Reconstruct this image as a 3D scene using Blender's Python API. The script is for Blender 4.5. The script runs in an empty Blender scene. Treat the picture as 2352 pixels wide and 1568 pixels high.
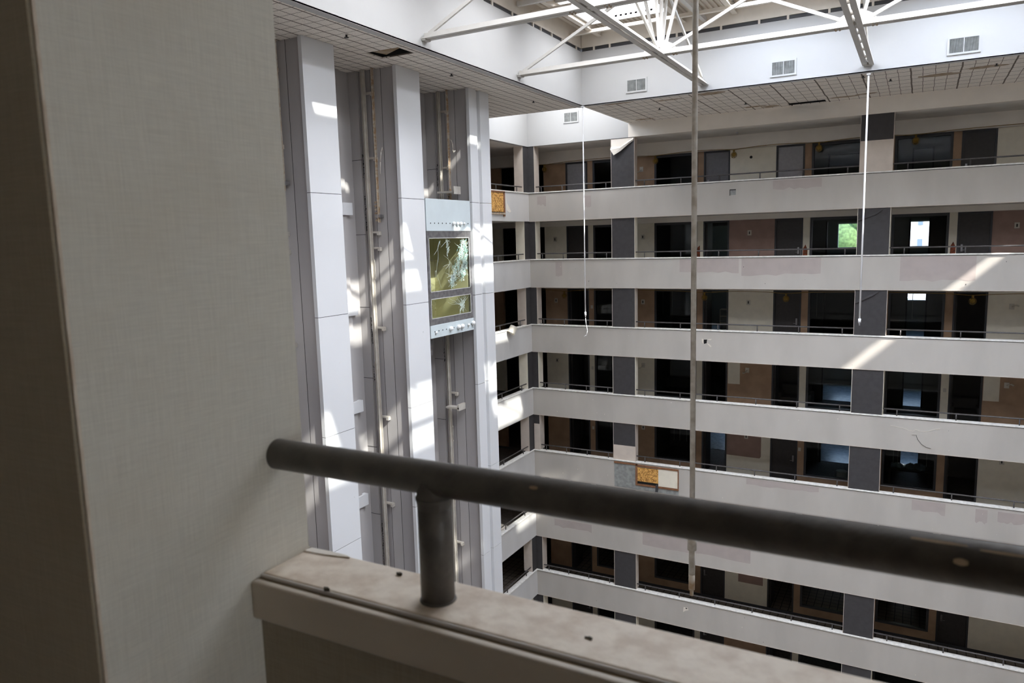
import bpy, bmesh, math, random
from mathutils import Vector, Matrix
random.seed(7)
S = bpy.context.scene
COL = S.collection

# ------------------------------------------------------------------ camera
YAW, PITCH, ROLL = -0.503699721, -0.135410122, -0.0268437109
cy, sy = math.cos(YAW), math.sin(YAW); cp, sp = math.cos(PITCH), math.sin(PITCH); cr, sr = math.cos(ROLL), math.sin(ROLL)
fw = Vector((sy*cp, cy*cp, sp)); rt = Vector((cy, -sy, 0)); up = rt.cross(fw)
r2 = cr*rt + sr*up; u2 = -sr*rt + cr*up
cam = bpy.data.cameras.new('camera'); co = bpy.data.objects.new('camera', cam); COL.objects.link(co)
co.matrix_world = Matrix(((r2.x, u2.x, -fw.x, 0), (r2.y, u2.y, -fw.y, 0), (r2.z, u2.z, -fw.z, 0), (0, 0, 0, 1)))
cam.sensor_width = 36; cam.lens = 1699.6*36/2352; cam.clip_start = 0.05; cam.clip_end = 500
cam.dof.use_dof = True; cam.dof.focus_distance = 24; cam.dof.aperture_fstop = 7.5
S.camera = co

# ------------------------------------------------------------------ sky, sun, exposure
W = bpy.data.worlds.new('sky'); S.world = W; W.use_nodes = True
wn = W.node_tree.nodes; wl = W.node_tree.links
bg = wn['Background']
geo = wn.new('ShaderNodeTexCoord'); sep = wn.new('ShaderNodeSeparateXYZ'); rmp = wn.new('ShaderNodeValToRGB')
wl.new(geo.outputs['Generated'], sep.inputs[0]); wl.new(sep.outputs['Z'], rmp.inputs[0]); wl.new(rmp.outputs[0], bg.inputs[0])
rmp.color_ramp.elements[0].position = 0.0; rmp.color_ramp.elements[0].color = (0.80, 0.88, 0.95, 1)
rmp.color_ramp.elements[1].position = 0.6; rmp.color_ramp.elements[1].color = (0.36, 0.55, 0.90, 1)
bg.inputs[1].default_value = 8.0
SUN_DIR = Vector((-1, 0.3, -0.93))
sl = bpy.data.lights.new('sun', 'SUN'); sl.energy = 15; sl.angle = 0.014; sl.color = (1, 0.95, 0.88)
so = bpy.data.objects.new('sun', sl); COL.objects.link(so); so.rotation_euler = SUN_DIR.to_track_quat('-Z', 'Y').to_euler(); so.location = (20, -6, 20)
S.view_settings.view_transform = 'Standard'; S.view_settings.look = 'None'; S.view_settings.gamma = 1.0
S.view_settings.exposure = 0.42
try: S.view_settings.use_curve_mapping = False
except Exception: pass
S.cycles.max_bounces = 14; S.cycles.diffuse_bounces = 12; S.cycles.glossy_bounces = 3; S.cycles.transparent_max_bounces = 8
S.cycles.caustics_reflective = False; S.cycles.caustics_refractive = False
S.cycles.use_denoising = True; S.cycles.sample_clamp_indirect = 6.0

# shared dimensions (metres, camera at the origin)
XC, YB = -14.40, 27.90            # inner faces of the left and back balcony fronts
XE, YN = 11.50, 0.90              # right and near balcony fronts
CAP0, HF, BAND = 1.955, 2.75, 1.184
ZS = 4.35                         # soffit
YD = 30.40                        # door wall behind the back corridor
WX0, WX1, WY0, WY1 = -10.03, 7.11, 5.40, 23.45   # light well
GX = [WX0, -5.98, -1.46, 3.06, WX1]; GY = [WY0, 9.90, 14.46, 19.01, WY1]
SKY_POWER = 315
def area(name, x, y, z, sx, sy_, p, c=(0.985, 0.985, 1.0)):
    l = bpy.data.lights.new(name, 'AREA'); l.shape = 'RECTANGLE'; l.size = sx; l.size_y = sy_; l.energy = p; l.color = c; l.spread = math.radians(165)
    o = bpy.data.objects.new(name, l); COL.objects.link(o); o.location = (x, y, z); return o
HOLES = []
for i in range(4):
    for j in range(4):
        hx = (GX[i]+GX[i+1])/2; hy = (GY[j]+GY[j+1])/2
        HOLES.append((hx, hy)); area('skylight_daylight', hx, hy, 7.14, 2.5, 2.5, SKY_POWER*(1.75 if i in (1, 2) and j in (1, 2) else 0.46))
area('skylight_daylight', -12.2, 25.7, 7.14, 2.4, 2.4, SKY_POWER*0.75)

# ------------------------------------------------------------------ materials
MATS = {}
def mat(name, col, rough=0.7, metal=0.0, noise=0.0, nscale=4.0, col2=None, bump=0.0, bscale=60.0, streak=0.0, spec=0.35):
    if name in MATS: return MATS[name]
    m = bpy.data.materials.new(name); m.use_nodes = True; N = m.node_tree.nodes; L = m.node_tree.links
    b = N['Principled BSDF']; b.inputs['Base Color'].default_value = (*col, 1); b.inputs['Roughness'].default_value = rough
    b.inputs['Metallic'].default_value = metal; b.inputs['Specular IOR Level'].default_value = spec
    tc = N.new('ShaderNodeTexCoord')
    if noise > 0 or col2:
        n = N.new('ShaderNodeTexNoise'); n.inputs['Scale'].default_value = nscale; n.inputs['Detail'].default_value = 6
        mp = N.new('ShaderNodeMapping'); L.new(tc.outputs['Object'], mp.inputs[0]); L.new(mp.outputs[0], n.inputs[0])
        if streak: mp.inputs['Scale'].default_value = (1, 1, streak)
        r = N.new('ShaderNodeValToRGB'); L.new(n.outputs[0], r.inputs[0]); L.new(r.outputs[0], b.inputs['Base Color'])
        c2 = col2 if col2 else tuple(c*(1-noise) for c in col)
        r.color_ramp.elements[0].position = 0.36; r.color_ramp.elements[0].color = (*c2, 1)
        r.color_ramp.elements[1].position = 0.62; r.color_ramp.elements[1].color = (*col, 1)
    if bump > 0:
        n2 = N.new('ShaderNodeTexNoise'); n2.inputs['Scale'].default_value = bscale; n2.inputs['Detail'].default_value = 3
        L.new(tc.outputs['Object'], n2.inputs[0]); bp = N.new('ShaderNodeBump'); bp.inputs['Strength'].default_value = bump
        bp.inputs['Distance'].default_value = 0.01; L.new(n2.outputs[0], bp.inputs['Height']); L.new(bp.outputs[0], b.inputs['Normal'])
    MATS[name] = m; return m
def nmath(N, L, op, a, b=None):
    n = N.new('ShaderNodeMath'); n.operation = op
    for k, v in enumerate((a, b)):
        if v is None: continue
        if isinstance(v, (int, float)): n.inputs[k].default_value = v
        else: L.new(v, n.inputs[k])
    return n.outputs[0]
def grid_mat(name, base, line, px, py, ox=0, oy=0, bold=0, lw=0.012, stain=None, bax='x', lwx=1.0, lwy=1.0):
    """ceiling tile: grid lines every px, py metres plus a heavier line every `bold`."""
    m = bpy.data.materials.new(name); m.use_nodes = True; N = m.node_tree.nodes; L = m.node_tree.links; b = N['Principled BSDF']
    tc = N.new('ShaderNodeTexCoord'); s = N.new('ShaderNodeSeparateXYZ'); L.new(tc.outputs['Object'], s.inputs[0])
    wob = N.new('ShaderNodeTexNoise'); wob.inputs['Scale'].default_value = 1.7; L.new(tc.outputs['Object'], wob.inputs[0])
    wv = nmath(N, L, 'MULTIPLY', nmath(N, L, 'SUBTRACT', wob.outputs[0], 0.5), 0.05)
    def ln(ax, per, off, w):
        v = nmath(N, L, 'ADD', nmath(N, L, 'ADD', s.outputs[ax], wv), 1000*per - off)
        fr = nmath(N, L, 'MODULO', v, per); return nmath(N, L, 'LESS_THAN', fr, w)
    a = nmath(N, L, 'MAXIMUM', ln('X', px, ox, lw*lwx), ln('Y', py, oy, lw*lwy))
    if bold: a = nmath(N, L, 'MAXIMUM', a, ln(bax.upper(), bold, ox if bax == 'x' else oy, lw*2.6))
    n = N.new('ShaderNodeTexNoise'); n.inputs['Scale'].default_value = 45; L.new(tc.outputs['Object'], n.inputs[0])
    r = N.new('ShaderNodeValToRGB'); L.new(n.outputs[0], r.inputs[0])
    r.color_ramp.elements[0].position = 0.35; r.color_ramp.elements[0].color = (*[c*0.82 for c in base], 1)
    r.color_ramp.elements[1].position = 0.6; r.color_ramp.elements[1].color = (*base, 1)
    src = r.outputs[0]
    mx = N.new('ShaderNodeMixRGB'); mx.inputs[2].default_value = (*line, 1); L.new(a, mx.inputs[0]); L.new(src, mx.inputs[1]); L.new(mx.outputs[0], b.inputs['Base Color'])
    b.inputs['Roughness'].default_value = 0.9
    MATS[name] = m; return m
def linen_mat(name, c1, c2, blot):
    m = bpy.data.materials.new(name); m.use_nodes = True; N = m.node_tree.nodes; L = m.node_tree.links; b = N['Principled BSDF']
    tc = N.new('ShaderNodeTexCoord'); outs = []
    for sc in ((620, 620, 16), (20, 20, 700)):
        mp = N.new('ShaderNodeMapping'); mp.inputs['Scale'].default_value = sc; L.new(tc.outputs['Object'], mp.inputs[0])
        n = N.new('ShaderNodeTexNoise'); n.inputs['Scale'].default_value = 1.0; n.inputs['Detail'].default_value = 3; L.new(mp.outputs[0], n.inputs[0]); outs.append(n.outputs[0])
    v = nmath(N, L, 'MULTIPLY', nmath(N, L, 'ADD', outs[0], outs[1]), 0.5)
    r = N.new('ShaderNodeValToRGB'); L.new(v, r.inputs[0])
    r.color_ramp.elements[0].position = 0.38; r.color_ramp.elements[0].color = (*c1, 1); r.color_ramp.elements[1].position = 0.62; r.color_ramp.elements[1].color = (*c2, 1)
    n = N.new('ShaderNodeTexNoise'); n.inputs['Scale'].default_value = 5; n.inputs['Detail'].default_value = 4; L.new(tc.outputs['Object'], n.inputs[0])
    r2_ = N.new('ShaderNodeValToRGB'); L.new(n.outputs[0], r2_.inputs[0]); r2_.color_ramp.elements[0].position = 0.5; r2_.color_ramp.elements[0].color = (0, 0, 0, 1); r2_.color_ramp.elements[1].position = 0.75; r2_.color_ramp.elements[1].color = (0.35, 0.35, 0.35, 1)
    mx = N.new('ShaderNodeMixRGB'); mx.inputs[2].default_value = (*blot, 1); L.new(r2_.outputs[0], mx.inputs[0]); L.new(r.outputs[0], mx.inputs[1]); L.new(mx.outputs[0], b.inputs['Base Color'])
    bp = N.new('ShaderNodeBump'); bp.inputs['Strength'].default_value = 0.25; bp.inputs['Distance'].default_value = 0.0006; L.new(v, bp.inputs['Height']); L.new(bp.outputs[0], b.inputs['Normal'])
    b.inputs['Roughness'].default_value = 0.75; b.inputs['Specular IOR Level'].default_value = 0.25
    MATS[name] = m; return m
def osb_mat(name):
    m = bpy.data.materials.new(name); m.use_nodes = True; N = m.node_tree.nodes; L = m.node_tree.links; b = N['Principled BSDF']
    tc = N.new('ShaderNodeTexCoord'); v = N.new('ShaderNodeTexVoronoi'); v.inputs['Scale'].default_value = 22; L.new(tc.outputs['Object'], v.inputs[0])
    r = N.new('ShaderNodeValToRGB'); L.new(v.outputs['Color'], r.inputs[0])
    r.color_ramp.elements[0].position = 0.1; r.color_ramp.elements[0].color = (0.30, 0.12, 0.02, 1); r.color_ramp.elements[1].position = 0.8; r.color_ramp.elements[1].color = (0.85, 0.48, 0.14, 1)
    L.new(r.outputs[0], b.inputs['Base Color']); b.inputs['Roughness'].default_value = 0.8; MATS[name] = m; return m
def sun_blocker_mat():
    m = bpy.data.materials.new('milky_sun_blocker'); m.use_nodes = True; N = m.node_tree.nodes; L = m.node_tree.links; N.remove(N['Principled BSDF'])
    d = N.new('ShaderNodeBsdfTranslucent'); d.inputs[0].default_value = (0.35, 0.35, 0.35, 1); L.new(d.outputs[0], N['Material Output'].inputs[0]); return m
def glass_mat(name, tint=(0.8, 0.85, 0.85), mixf=0.12, rough=0.05):
    m = bpy.data.materials.new(name); m.use_nodes = True; N = m.node_tree.nodes; L = m.node_tree.links; N.remove(N['Principled BSDF'])
    t = N.new('ShaderNodeBsdfTransparent'); t.inputs[0].default_value = (*tint, 1); g = N.new('ShaderNodeBsdfGlossy'); g.inputs['Roughness'].default_value = rough
    x = N.new('ShaderNodeMixShader'); x.inputs[0].default_value = mixf; L.new(t.outputs[0], x.inputs[1]); L.new(g.outputs[0], x.inputs[2]); L.new(x.outputs[0], N['Material Output'].inputs[0])
    MATS[name] = m; return m
def skylight_mat():
    m = bpy.data.materials.new('skylight_panel'); m.use_nodes = True; N = m.node_tree.nodes; L = m.node_tree.links; N.remove(N['Principled BSDF'])
    t = N.new('ShaderNodeBsdfTransparent'); t.inputs[0].default_value = (0.9, 0.92, 0.92, 1); d = N.new('ShaderNodeBsdfTranslucent'); d.inputs[0].default_value = (0.9, 0.9, 0.9, 1)
    x = N.new('ShaderNodeMixShader'); x.inputs[0].default_value = 0.25; L.new(t.outputs[0], x.inputs[1]); L.new(d.outputs[0], x.inputs[2]); L.new(x.outputs[0], N['Material Output'].inputs[0])
    return m
M_par = mat('parapet_vinyl', (0.515, 0.485, 0.445), 0.75, noise=0.10, nscale=1.1, streak=0.35, bump=0.15)
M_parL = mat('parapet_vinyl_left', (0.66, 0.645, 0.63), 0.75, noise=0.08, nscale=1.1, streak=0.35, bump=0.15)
M_patch = mat('paint_patch', (0.44, 0.385, 0.36), 0.8, noise=0.06, nscale=3)
M_cap = mat('parapet_cap', (0.88, 0.86, 0.82), 0.6, noise=0.18, nscale=9)
M_white = mat('white_wall', (0.50, 0.497, 0.49), 0.75, noise=0.03, nscale=0.8)
M_steel = mat('white_steel', (0.60, 0.58, 0.55), 0.5, noise=0.05, nscale=5)
M_cream = mat('cream_steel', (0.72, 0.66, 0.58), 0.6, noise=0.06, nscale=3)
M_fas = mat('fascia_paint', (0.86, 0.80, 0.72), 0.8, noise=0.06, nscale=1.5)
M_ceil = mat('corridor_ceiling', (0.82, 0.78, 0.72), 0.9, noise=0.1, nscale=1.5)
M_panel = mat('tower_panel', (0.66, 0.665, 0.68), 0.38, noise=0.025, nscale=0.6, spec=0.5)
M_shaft = mat('shaft_wall', (0.40, 0.38, 0.38), 0.6, noise=0.12, nscale=1.2, streak=0.3, spec=0.4)
M_shaft2 = mat('shaft_wall_pale', (0.44, 0.42, 0.415), 0.6, noise=0.1, nscale=1.2, streak=0.3)
M_groove = mat('dark_groove', (0.03, 0.03, 0.03), 0.9)
M_char = mat('charcoal_vinyl', (0.056, 0.053, 0.055), 0.7, noise=0.12, nscale=7, bump=0.2)
M_beige = mat('beige_vinyl', (0.64, 0.56, 0.49), 0.75, noise=0.07, nscale=4)
M_creamw = mat('cream_wallpaper', (0.86, 0.80, 0.67), 0.75, noise=0.06, nscale=4)
M_brown = mat('brown_wallpaper', (0.46, 0.31, 0.20), 0.8, noise=0.2, nscale=2, col2=(0.38, 0.25, 0.16))
M_mauve = mat('mauve_wallpaper', (0.36, 0.24, 0.20), 0.8, noise=0.12, nscale=3)
M_frame = mat('charcoal_frame', (0.055, 0.056, 0.062), 0.5)
M_doorD = mat('dark_door', (0.055, 0.05, 0.05), 0.5, noise=0.15, nscale=9)
M_doorG = mat('grey_door', (0.20, 0.19, 0.20), 0.6, noise=0.1, nscale=9)
M_doorL = mat('pale_grey_door', (0.38, 0.37, 0.385), 0.6, noise=0.1, nscale=9)
M_rail = mat('dark_rail_paint', (0.10, 0.092, 0.094), 0.42, noise=0.3, nscale=12, col2=(0.075, 0.07, 0.07), bump=0.1, bscale=40)
M_railn = mat('near_rail_paint', (0.085, 0.076, 0.068), 0.42, noise=0.3, nscale=30, col2=(0.13, 0.115, 0.10), bump=0.12, bscale=90)
M_carpet = mat('carpet', (0.24, 0.215, 0.20), 0.95, noise=0.4, nscale=14, bump=0.4, bscale=120)
M_lobby = mat('lobby_floor', (0.55, 0.50, 0.44), 0.6, noise=0.15, nscale=2)
M_tile = grid_mat('corridor_tile', (0.20, 0.17, 0.14), (0.03, 0.025, 0.02), 0.3, 0.3, lw=0.03)
M_room = mat('room_paint', (0.22, 0.21, 0.20), 0.9, noise=0.06, nscale=2)
M_glass = glass_mat('room_glass', (0.62, 0.66, 0.68), 0.015, 0.05)
M_cglass = glass_mat('car_glass', (0.80, 0.82, 0.76), 0.03, 0.1)
M_crack = mat('crushed_glass', (0.80, 0.93, 0.88), 0.3, spec=0.8)
M_crackg = mat('crushed_glass_green', (0.30, 0.52, 0.45), 0.3, spec=0.8)
M_metal = mat('brushed_metal', (0.42, 0.41, 0.42), 0.35, 0.8, noise=0.3, nscale=8)
M_carp = mat('car_panel', (0.56, 0.62, 0.64), 0.4, noise=0.05, nscale=2)
M_cari = mat('car_interior', (0.80, 0.75, 0.56), 0.5, noise=0.08, nscale=2)
M_bulb = mat('white_globe', (0.85, 0.85, 0.85), 0.3)
M_galv = mat('galvanised_rail', (0.62, 0.58, 0.52), 0.45, 0.2, noise=0.15, nscale=5)
M_rust = mat('rusty_steel', (0.36, 0.24, 0.14), 0.7, noise=0.4, nscale=12, col2=(0.50, 0.45, 0.38))
M_osb = osb_mat('strand_board')
M_wood = mat('brown_wood', (0.26, 0.12, 0.06), 0.7, noise=0.25, nscale=10)
M_conc = mat('bare_concrete', (0.33, 0.34, 0.33), 0.9, noise=0.3, nscale=7)
M_yel = mat('yellow_plastic', (0.30, 0.18, 0.03), 0.5)
M_shade = mat('lamp_shade_cloth', (0.72, 0.67, 0.58), 0.9)
M_plate = mat('switch_plate', (0.62, 0.58, 0.50), 0.5)
M_rod = mat('white_rod', (0.85, 0.85, 0.87), 0.3, spec=0.6)
M_roddk = mat('worn_rod', (0.40, 0.35, 0.29), 0.4, noise=0.35, nscale=16, col2=(0.55, 0.51, 0.45))
M_sofa = mat('grey_upholstery', (0.16, 0.155, 0.15), 0.95)
M_table = mat('table_wood', (0.20, 0.15, 0.10), 0.5)
M_plas = mat('plastic_sheet', (0.72, 0.78, 0.82), 0.15, spec=0.9, bump=0.8, bscale=9)
M_bedfl = mat('window_lit_floor', (0.34, 0.35, 0.36), 0.35, noise=0.5, nscale=6, bump=0.5, bscale=14)  # paler than the carpet: window light on the floor is put into the colour
M_black = mat('black_void', (0.012, 0.012, 0.012), 0.9)
M_debris = mat('debris', (0.06, 0.05, 0.035), 0.9)
M_flake = mat('paint_flake', (0.75, 0.70, 0.62), 0.7)
M_stain = mat('water_stain', (0.32, 0.235, 0.15), 0.9, noise=0.4, nscale=5, col2=(0.44, 0.36, 0.28))
M_tornr = mat('torn_red', (0.30, 0.07, 0.03), 0.8, noise=0.4, nscale=15, col2=(0.10, 0.04, 0.02))
M_sofR = grid_mat('soffit_tile_back', (0.86, 0.80, 0.73), (0.16, 0.13, 0.11), 0.305, 0.61, -2.88, 23.45, bold=1.22, lw=0.016, lwy=2.2)
M_sofL = grid_mat('soffit_tile_left', (0.86, 0.80, 0.73), (0.16, 0.13, 0.11), 0.305, 0.305, -10.33, 23.45, bold=0.61, lw=0.014, bax='x', lwx=1.6, lwy=1.2)
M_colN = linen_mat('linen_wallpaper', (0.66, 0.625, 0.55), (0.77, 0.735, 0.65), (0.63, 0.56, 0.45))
M_colND = linen_mat('linen_wallpaper_shaded', (0.44, 0.385, 0.285), (0.52, 0.46, 0.35), (0.40, 0.33, 0.23))  # darker copy of the linen paper, shade painted into its colour
M_colNB = linen_mat('linen_wallpaper_shaded_low', (0.26, 0.22, 0.16), (0.32, 0.275, 0.205), (0.22, 0.17, 0.12))  # darkest linen copy: the shade below the ledge is in the colour
M_ledge = mat('ledge_paint', (0.78, 0.685, 0.565), 0.6, noise=0.2, nscale=26, col2=(0.62, 0.51, 0.40), bump=0.15, bscale=30)
M_trimN = mat('ledge_trim_paint', (0.50, 0.435, 0.35), 0.5, noise=0.1, nscale=6)
M_strip = mat('grey_strip', (0.62, 0.58, 0.54), 0.5)
M_neardk = mat('near_corridor_paint', (0.50, 0.45, 0.37), 0.9)
M_scr = mat('bare_scratch', (0.42, 0.31, 0.20), 0.6)
M_dirt = mat('dirty_groove', (0.20, 0.15, 0.095), 0.9)
M_bld = mat('far_building_wall', (0.80, 0.62, 0.55), 0.9)
M_bldw = mat('far_building_window', (0.25, 0.27, 0.33), 0.3)
M_leaf = mat('foliage', (0.19, 0.26, 0.09), 0.9, noise=0.5, nscale=2.5, bump=1.0, bscale=5)
M_bark = mat('bark', (0.12, 0.08, 0.05), 0.9)
M_grass = mat('outdoor_ground', (0.16, 0.22, 0.08), 0.95)

# ------------------------------------------------------------------ mesh helpers
class MB:
    def __init__(s): s.v = []; s.f = []; s.mi = []; s.mats = []; s.sm = []
    def _m(s, m):
        if m not in s.mats: s.mats.append(m)
        return s.mats.index(m)
    def poly(s, pts, m, smooth=False):
        i = len(s.v); s.v += [tuple(p) for p in pts]; s.f.append(tuple(range(i, i+len(pts)))); s.mi.append(s._m(m)); s.sm.append(smooth); return s
    def box(s, x0, x1, y0, y1, z0, z1, m, top=None, bot=None):
        if x0 > x1: x0, x1 = x1, x0
        if y0 > y1: y0, y1 = y1, y0
        if z0 > z1: z0, z1 = z1, z0
        i = len(s.v); s.v += [(x0,y0,z0),(x1,y0,z0),(x1,y1,z0),(x0,y1,z0),(x0,y0,z1),(x1,y0,z1),(x1,y1,z1),(x0,y1,z1)]
        k = s._m(m); F = [(3,2,1,0),(4,5,6,7),(0,1,5,4),(1,2,6,5),(2,3,7,6),(3,0,4,7)]
        for n, f in enumerate(F):
            s.f.append(tuple(i+a for a in f)); s.mi.append(s._m(bot) if n == 0 and bot else s._m(top) if n == 1 and top else k); s.sm.append(False)
        return s
    def tube(s, a, b, r, m, n=12, r1=None):
        a, b = Vector(a), Vector(b); d = (b-a).normalized(); h = Vector((0,0,1)) if abs(d.z) < 0.9 else Vector((1,0,0))
        u = d.cross(h).normalized(); w = d.cross(u); r1 = r if r1 is None else r1; i = len(s.v); k = s._m(m)
        for q, rr in ((a, r), (b, r1)):
            for t in range(n):
                an = 2*math.pi*t/n; s.v.append(tuple(q + rr*(math.cos(an)*u + math.sin(an)*w)))
        for t in range(n):
            s.f.append((i+t, i+(t+1)%n, i+n+(t+1)%n, i+n+t)); s.mi.append(k); s.sm.append(True)
        s.f.append(tuple(i+t for t in reversed(range(n)))); s.mi.append(k); s.sm.append(False)
        s.f.append(tuple(i+n+t for t in range(n))); s.mi.append(k); s.sm.append(False)
        return s
    def path(s, pts, r, m, n=8):
        for p, q in zip(pts[:-1], pts[1:]): s.tube(p, q, r, m, n)
        return s
    def bar(s, a, b, w, h, m, upv=(0,0,1)):
        """rectangular bar from a to b, w wide sideways and h deep along upv."""
        a, b = Vector(a), Vector(b); d = (b-a).normalized(); u = Vector(upv)
        sd = d.cross(u)
        if sd.length < 1e-4: sd = d.cross(Vector((1,0,0)))
        sd.normalize(); u = sd.cross(d).normalized(); i = len(s.v)
        for q in (a, b):
            for x, y in ((-1,-1),(1,-1),(1,1),(-1,1)): s.v.append(tuple(q + sd*x*w/2 + u*y*h/2))
        k = s._m(m)
        for f in ((3,2,1,0),(4,5,6,7),(0,1,5,4),(1,2,6,5),(2,3,7,6),(3,0,4,7)):
            s.f.append(tuple(i+t for t in f)); s.mi.append(k); s.sm.append(False)
        return s
    def ball(s, c, r, m, n=12, k=8, sc=(1,1,1)):
        i = len(s.v); q = s._m(m)
        for a in range(k+1):
            th = math.pi*a/k
            for b in range(n):
                ph = 2*math.pi*b/n; s.v.append((c[0]+sc[0]*r*math.sin(th)*math.cos(ph), c[1]+sc[1]*r*math.sin(th)*math.sin(ph), c[2]+sc[2]*r*math.cos(th)))
        for a in range(k):
            for b in range(n):
                s.f.append((i+a*n+b, i+(a+1)*n+b, i+(a+1)*n+(b+1)%n, i+a*n+(b+1)%n)); s.mi.append(q); s.sm.append(True)
        return s
    def sheet(s, pts, th, nrm, m):
        """a thin slab with real thickness: polygon pts extruded by th along nrm."""
        n = Vector(nrm)*th; A = [Vector(p) for p in pts]; B = [p+n for p in A]
        s.poly(B, m); s.poly(list(reversed(A)), m)
        for k in range(len(A)): j = (k+1) % len(A); s.poly([A[k], A[j], B[j], B[k]], m)
        return s
    def build(s, name, parent=None, kind=None, label=None, cat=None, group=None, bevel=0, loc=None):
        me = bpy.data.meshes.new(name); me.from_pydata(s.v, [], s.f)
        for m in s.mats: me.materials.append(m)
        for p, k, sm in zip(me.polygons, s.mi, s.sm): p.material_index = k; p.use_smooth = sm
        bm = bmesh.new(); bm.from_mesh(me); bmesh.ops.recalc_face_normals(bm, faces=bm.faces); bm.to_mesh(me); bm.free()
        me.update(); o = bpy.data.objects.new(name, me); COL.objects.link(o)
        if parent: o.parent = parent; o.matrix_parent_inverse = parent.matrix_basis.inverted()
        tag(o, kind, label, cat, group)
        if bevel:
            bv = o.modifiers.new('bevel', 'BEVEL'); bv.width = bevel; bv.segments = 3; bv.limit_method = 'ANGLE'
        return o
def tag(o, kind=None, label=None, cat=None, group=None):
    if kind: o['kind'] = kind
    if label: o['label'] = label
    if cat: o['category'] = cat
    if group: o['group'] = group
def empty(name, loc, kind=None, label=None, cat=None, group=None):
    o = bpy.data.objects.new(name, None); COL.objects.link(o); o.location = loc; o.empty_display_size = 0.2
    tag(o, kind, label, cat, group); return o
def dup(root, delta, label=None, group=None):
    r = root.copy(); COL.objects.link(r); r.location = root.location + Vector(delta)
    if label: r['label'] = label
    if group: r['group'] = group
    for c in list(root.children):
        k = c.copy(); COL.objects.link(k); k.parent = r; k.matrix_parent_inverse = c.matrix_parent_inverse.copy()
        for g in c.children:
            h = g.copy(); COL.objects.link(h); h.parent = k; h.matrix_parent_inverse = g.matrix_parent_inverse.copy()
    return r
ORD = ['top', 'second', 'third', 'fourth', 'fifth', 'sixth', 'seventh', 'eighth', 'ninth']
def lev(k): return 'top level' if k == 0 else ORD[k] + ' level down'
NF = 9                                  # balcony levels built, the top one is 0
def capz(k): return CAP0 - HF*k
def flz(k): return capz(k) - 0.95
ZBOT = flz(NF-1) - HF
# ------------------------------------------------------------------ floors, ceilings, balcony fronts
XF, YF = -19.0, 38.0
for k in range(NF):
    z = flz(k); c = capz(k)
    top = M_tile if k == 6 else M_carpet
    MB().box(XF, 12.0, YB+0.2, YF, z-0.17, z, top).build('floor', kind='structure', label='back corridor and room floor, '+lev(k))
    MB().box(XF, XC-0.2, YN, YB+0.2, z-0.17, z, top).build('floor', kind='structure', label='left corridor floor, '+lev(k))
    MB().box(XF, 12.0, YB+0.2, YF, z-0.234, z-0.171, M_ceil).build('ceiling', kind='structure', label='ceiling under the back corridor floor, '+lev(k))
    MB().box(XF, XC-0.2, YN, YB+0.2, z-0.234, z-0.171, M_ceil).build('ceiling', kind='structure', label='ceiling under the left corridor floor, '+lev(k))
    MB().box(XC, XE, YB, YB+0.18, c-BAND, c-0.045, M_par).build('wall_back', kind='structure', label='grey back balcony front, '+lev(k))
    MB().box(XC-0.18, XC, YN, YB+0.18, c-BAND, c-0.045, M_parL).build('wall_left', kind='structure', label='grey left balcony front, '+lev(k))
    MB().box(XE, XE+0.18, YN, YB+0.18, c-BAND, c-0.045, M_par).build('wall_right', kind='structure', label='right balcony front, '+lev(k))
    MB().box(XE+0.18, XE+2.6, YN, YB, z-0.234, z, M_carpet).build('floor', kind='structure', label='right corridor floor, '+lev(k))
    MB().box(XC-0.22, XE, YB-0.03, YB+0.21, c-0.045, c, M_cap).build('trim_1', kind='structure', label='pale cap on the back balcony front, '+lev(k), bevel=0.008)
    MB().box(XC-0.21, XC+0.03, YN, YB-0.03, c-0.045, c, M_cap).build('trim_2', kind='structure', label='pale cap on the left balcony front, '+lev(k), bevel=0.008)
    # dark strip paints the shadow under the cap; beige strip is the bottom bead
    MB().box(XC+0.001, XE, YB-0.006, YB, c-0.062, c-0.046, M_groove).box(XC+0.001, XE, YB-0.006, YB+0.02, c-BAND-0.012, c-BAND, M_beige).build('trim_3', kind='structure', label='painted shadow strip and bottom bead of the back balcony front, '+lev(k))
MB().box(XF, XE+3, -3, YF, ZBOT-0.3, ZBOT, M_lobby).build('floor', kind='structure', label='atrium ground floor')
MB().box(XF-0.2, XF, YN, YF, ZBOT, 7, M_room).build('wall_far_left', kind='structure')
MB().box(XE+2.6, XE+2.8, -3, YF, ZBOT, 7, M_room).build('wall_far_right', kind='structure')
# top corridor ceiling + fascias
MB().box(XF, 12.0, YB+0.2, YF, 3.82, 3.95, M_ceil).build('ceiling', kind='structure', label='ceiling of the top back corridor')
MB().box(XF, XC-0.2, YN, YB+0.2, 3.82, 3.95, M_ceil).build('ceiling', kind='structure', label='ceiling of the top left corridor')
MB().box(XE+0.2, XE+2.6, YN, YB+0.2, 3.82, 3.95, M_ceil).build('ceiling', kind='structure', label='ceiling of the top right corridor')
MB().box(WX0, XE, YB, YB+0.2, 3.82, ZS+0.1, M_fas).build('wall_back', kind='structure', label='beige fascia below the back soffit')
MB().box(XC, WX0, YB, YB+0.2, 3.82, 6.75, M_white).build('wall_back', kind='structure', label='bright white corner wall below the roof, facing the camera')
MB().box(XC-0.2, XC, WY1+0.15, YB+0.2, 3.82, 6.75, M_white).build('wall_left', kind='structure', label='bright white corner wall below the roof, left side')
MB().box(XC-0.2, XC, YN, WY1+0.15, 3.82, ZS+0.1, M_fas).build('wall_left', kind='structure', label='fascia above the top left corridor')
MB().box(XE, XE+0.2, YN, YB+0.2, 3.82, 6.75, M_white).build('wall_right', kind='structure', label='right fascia')
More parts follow.
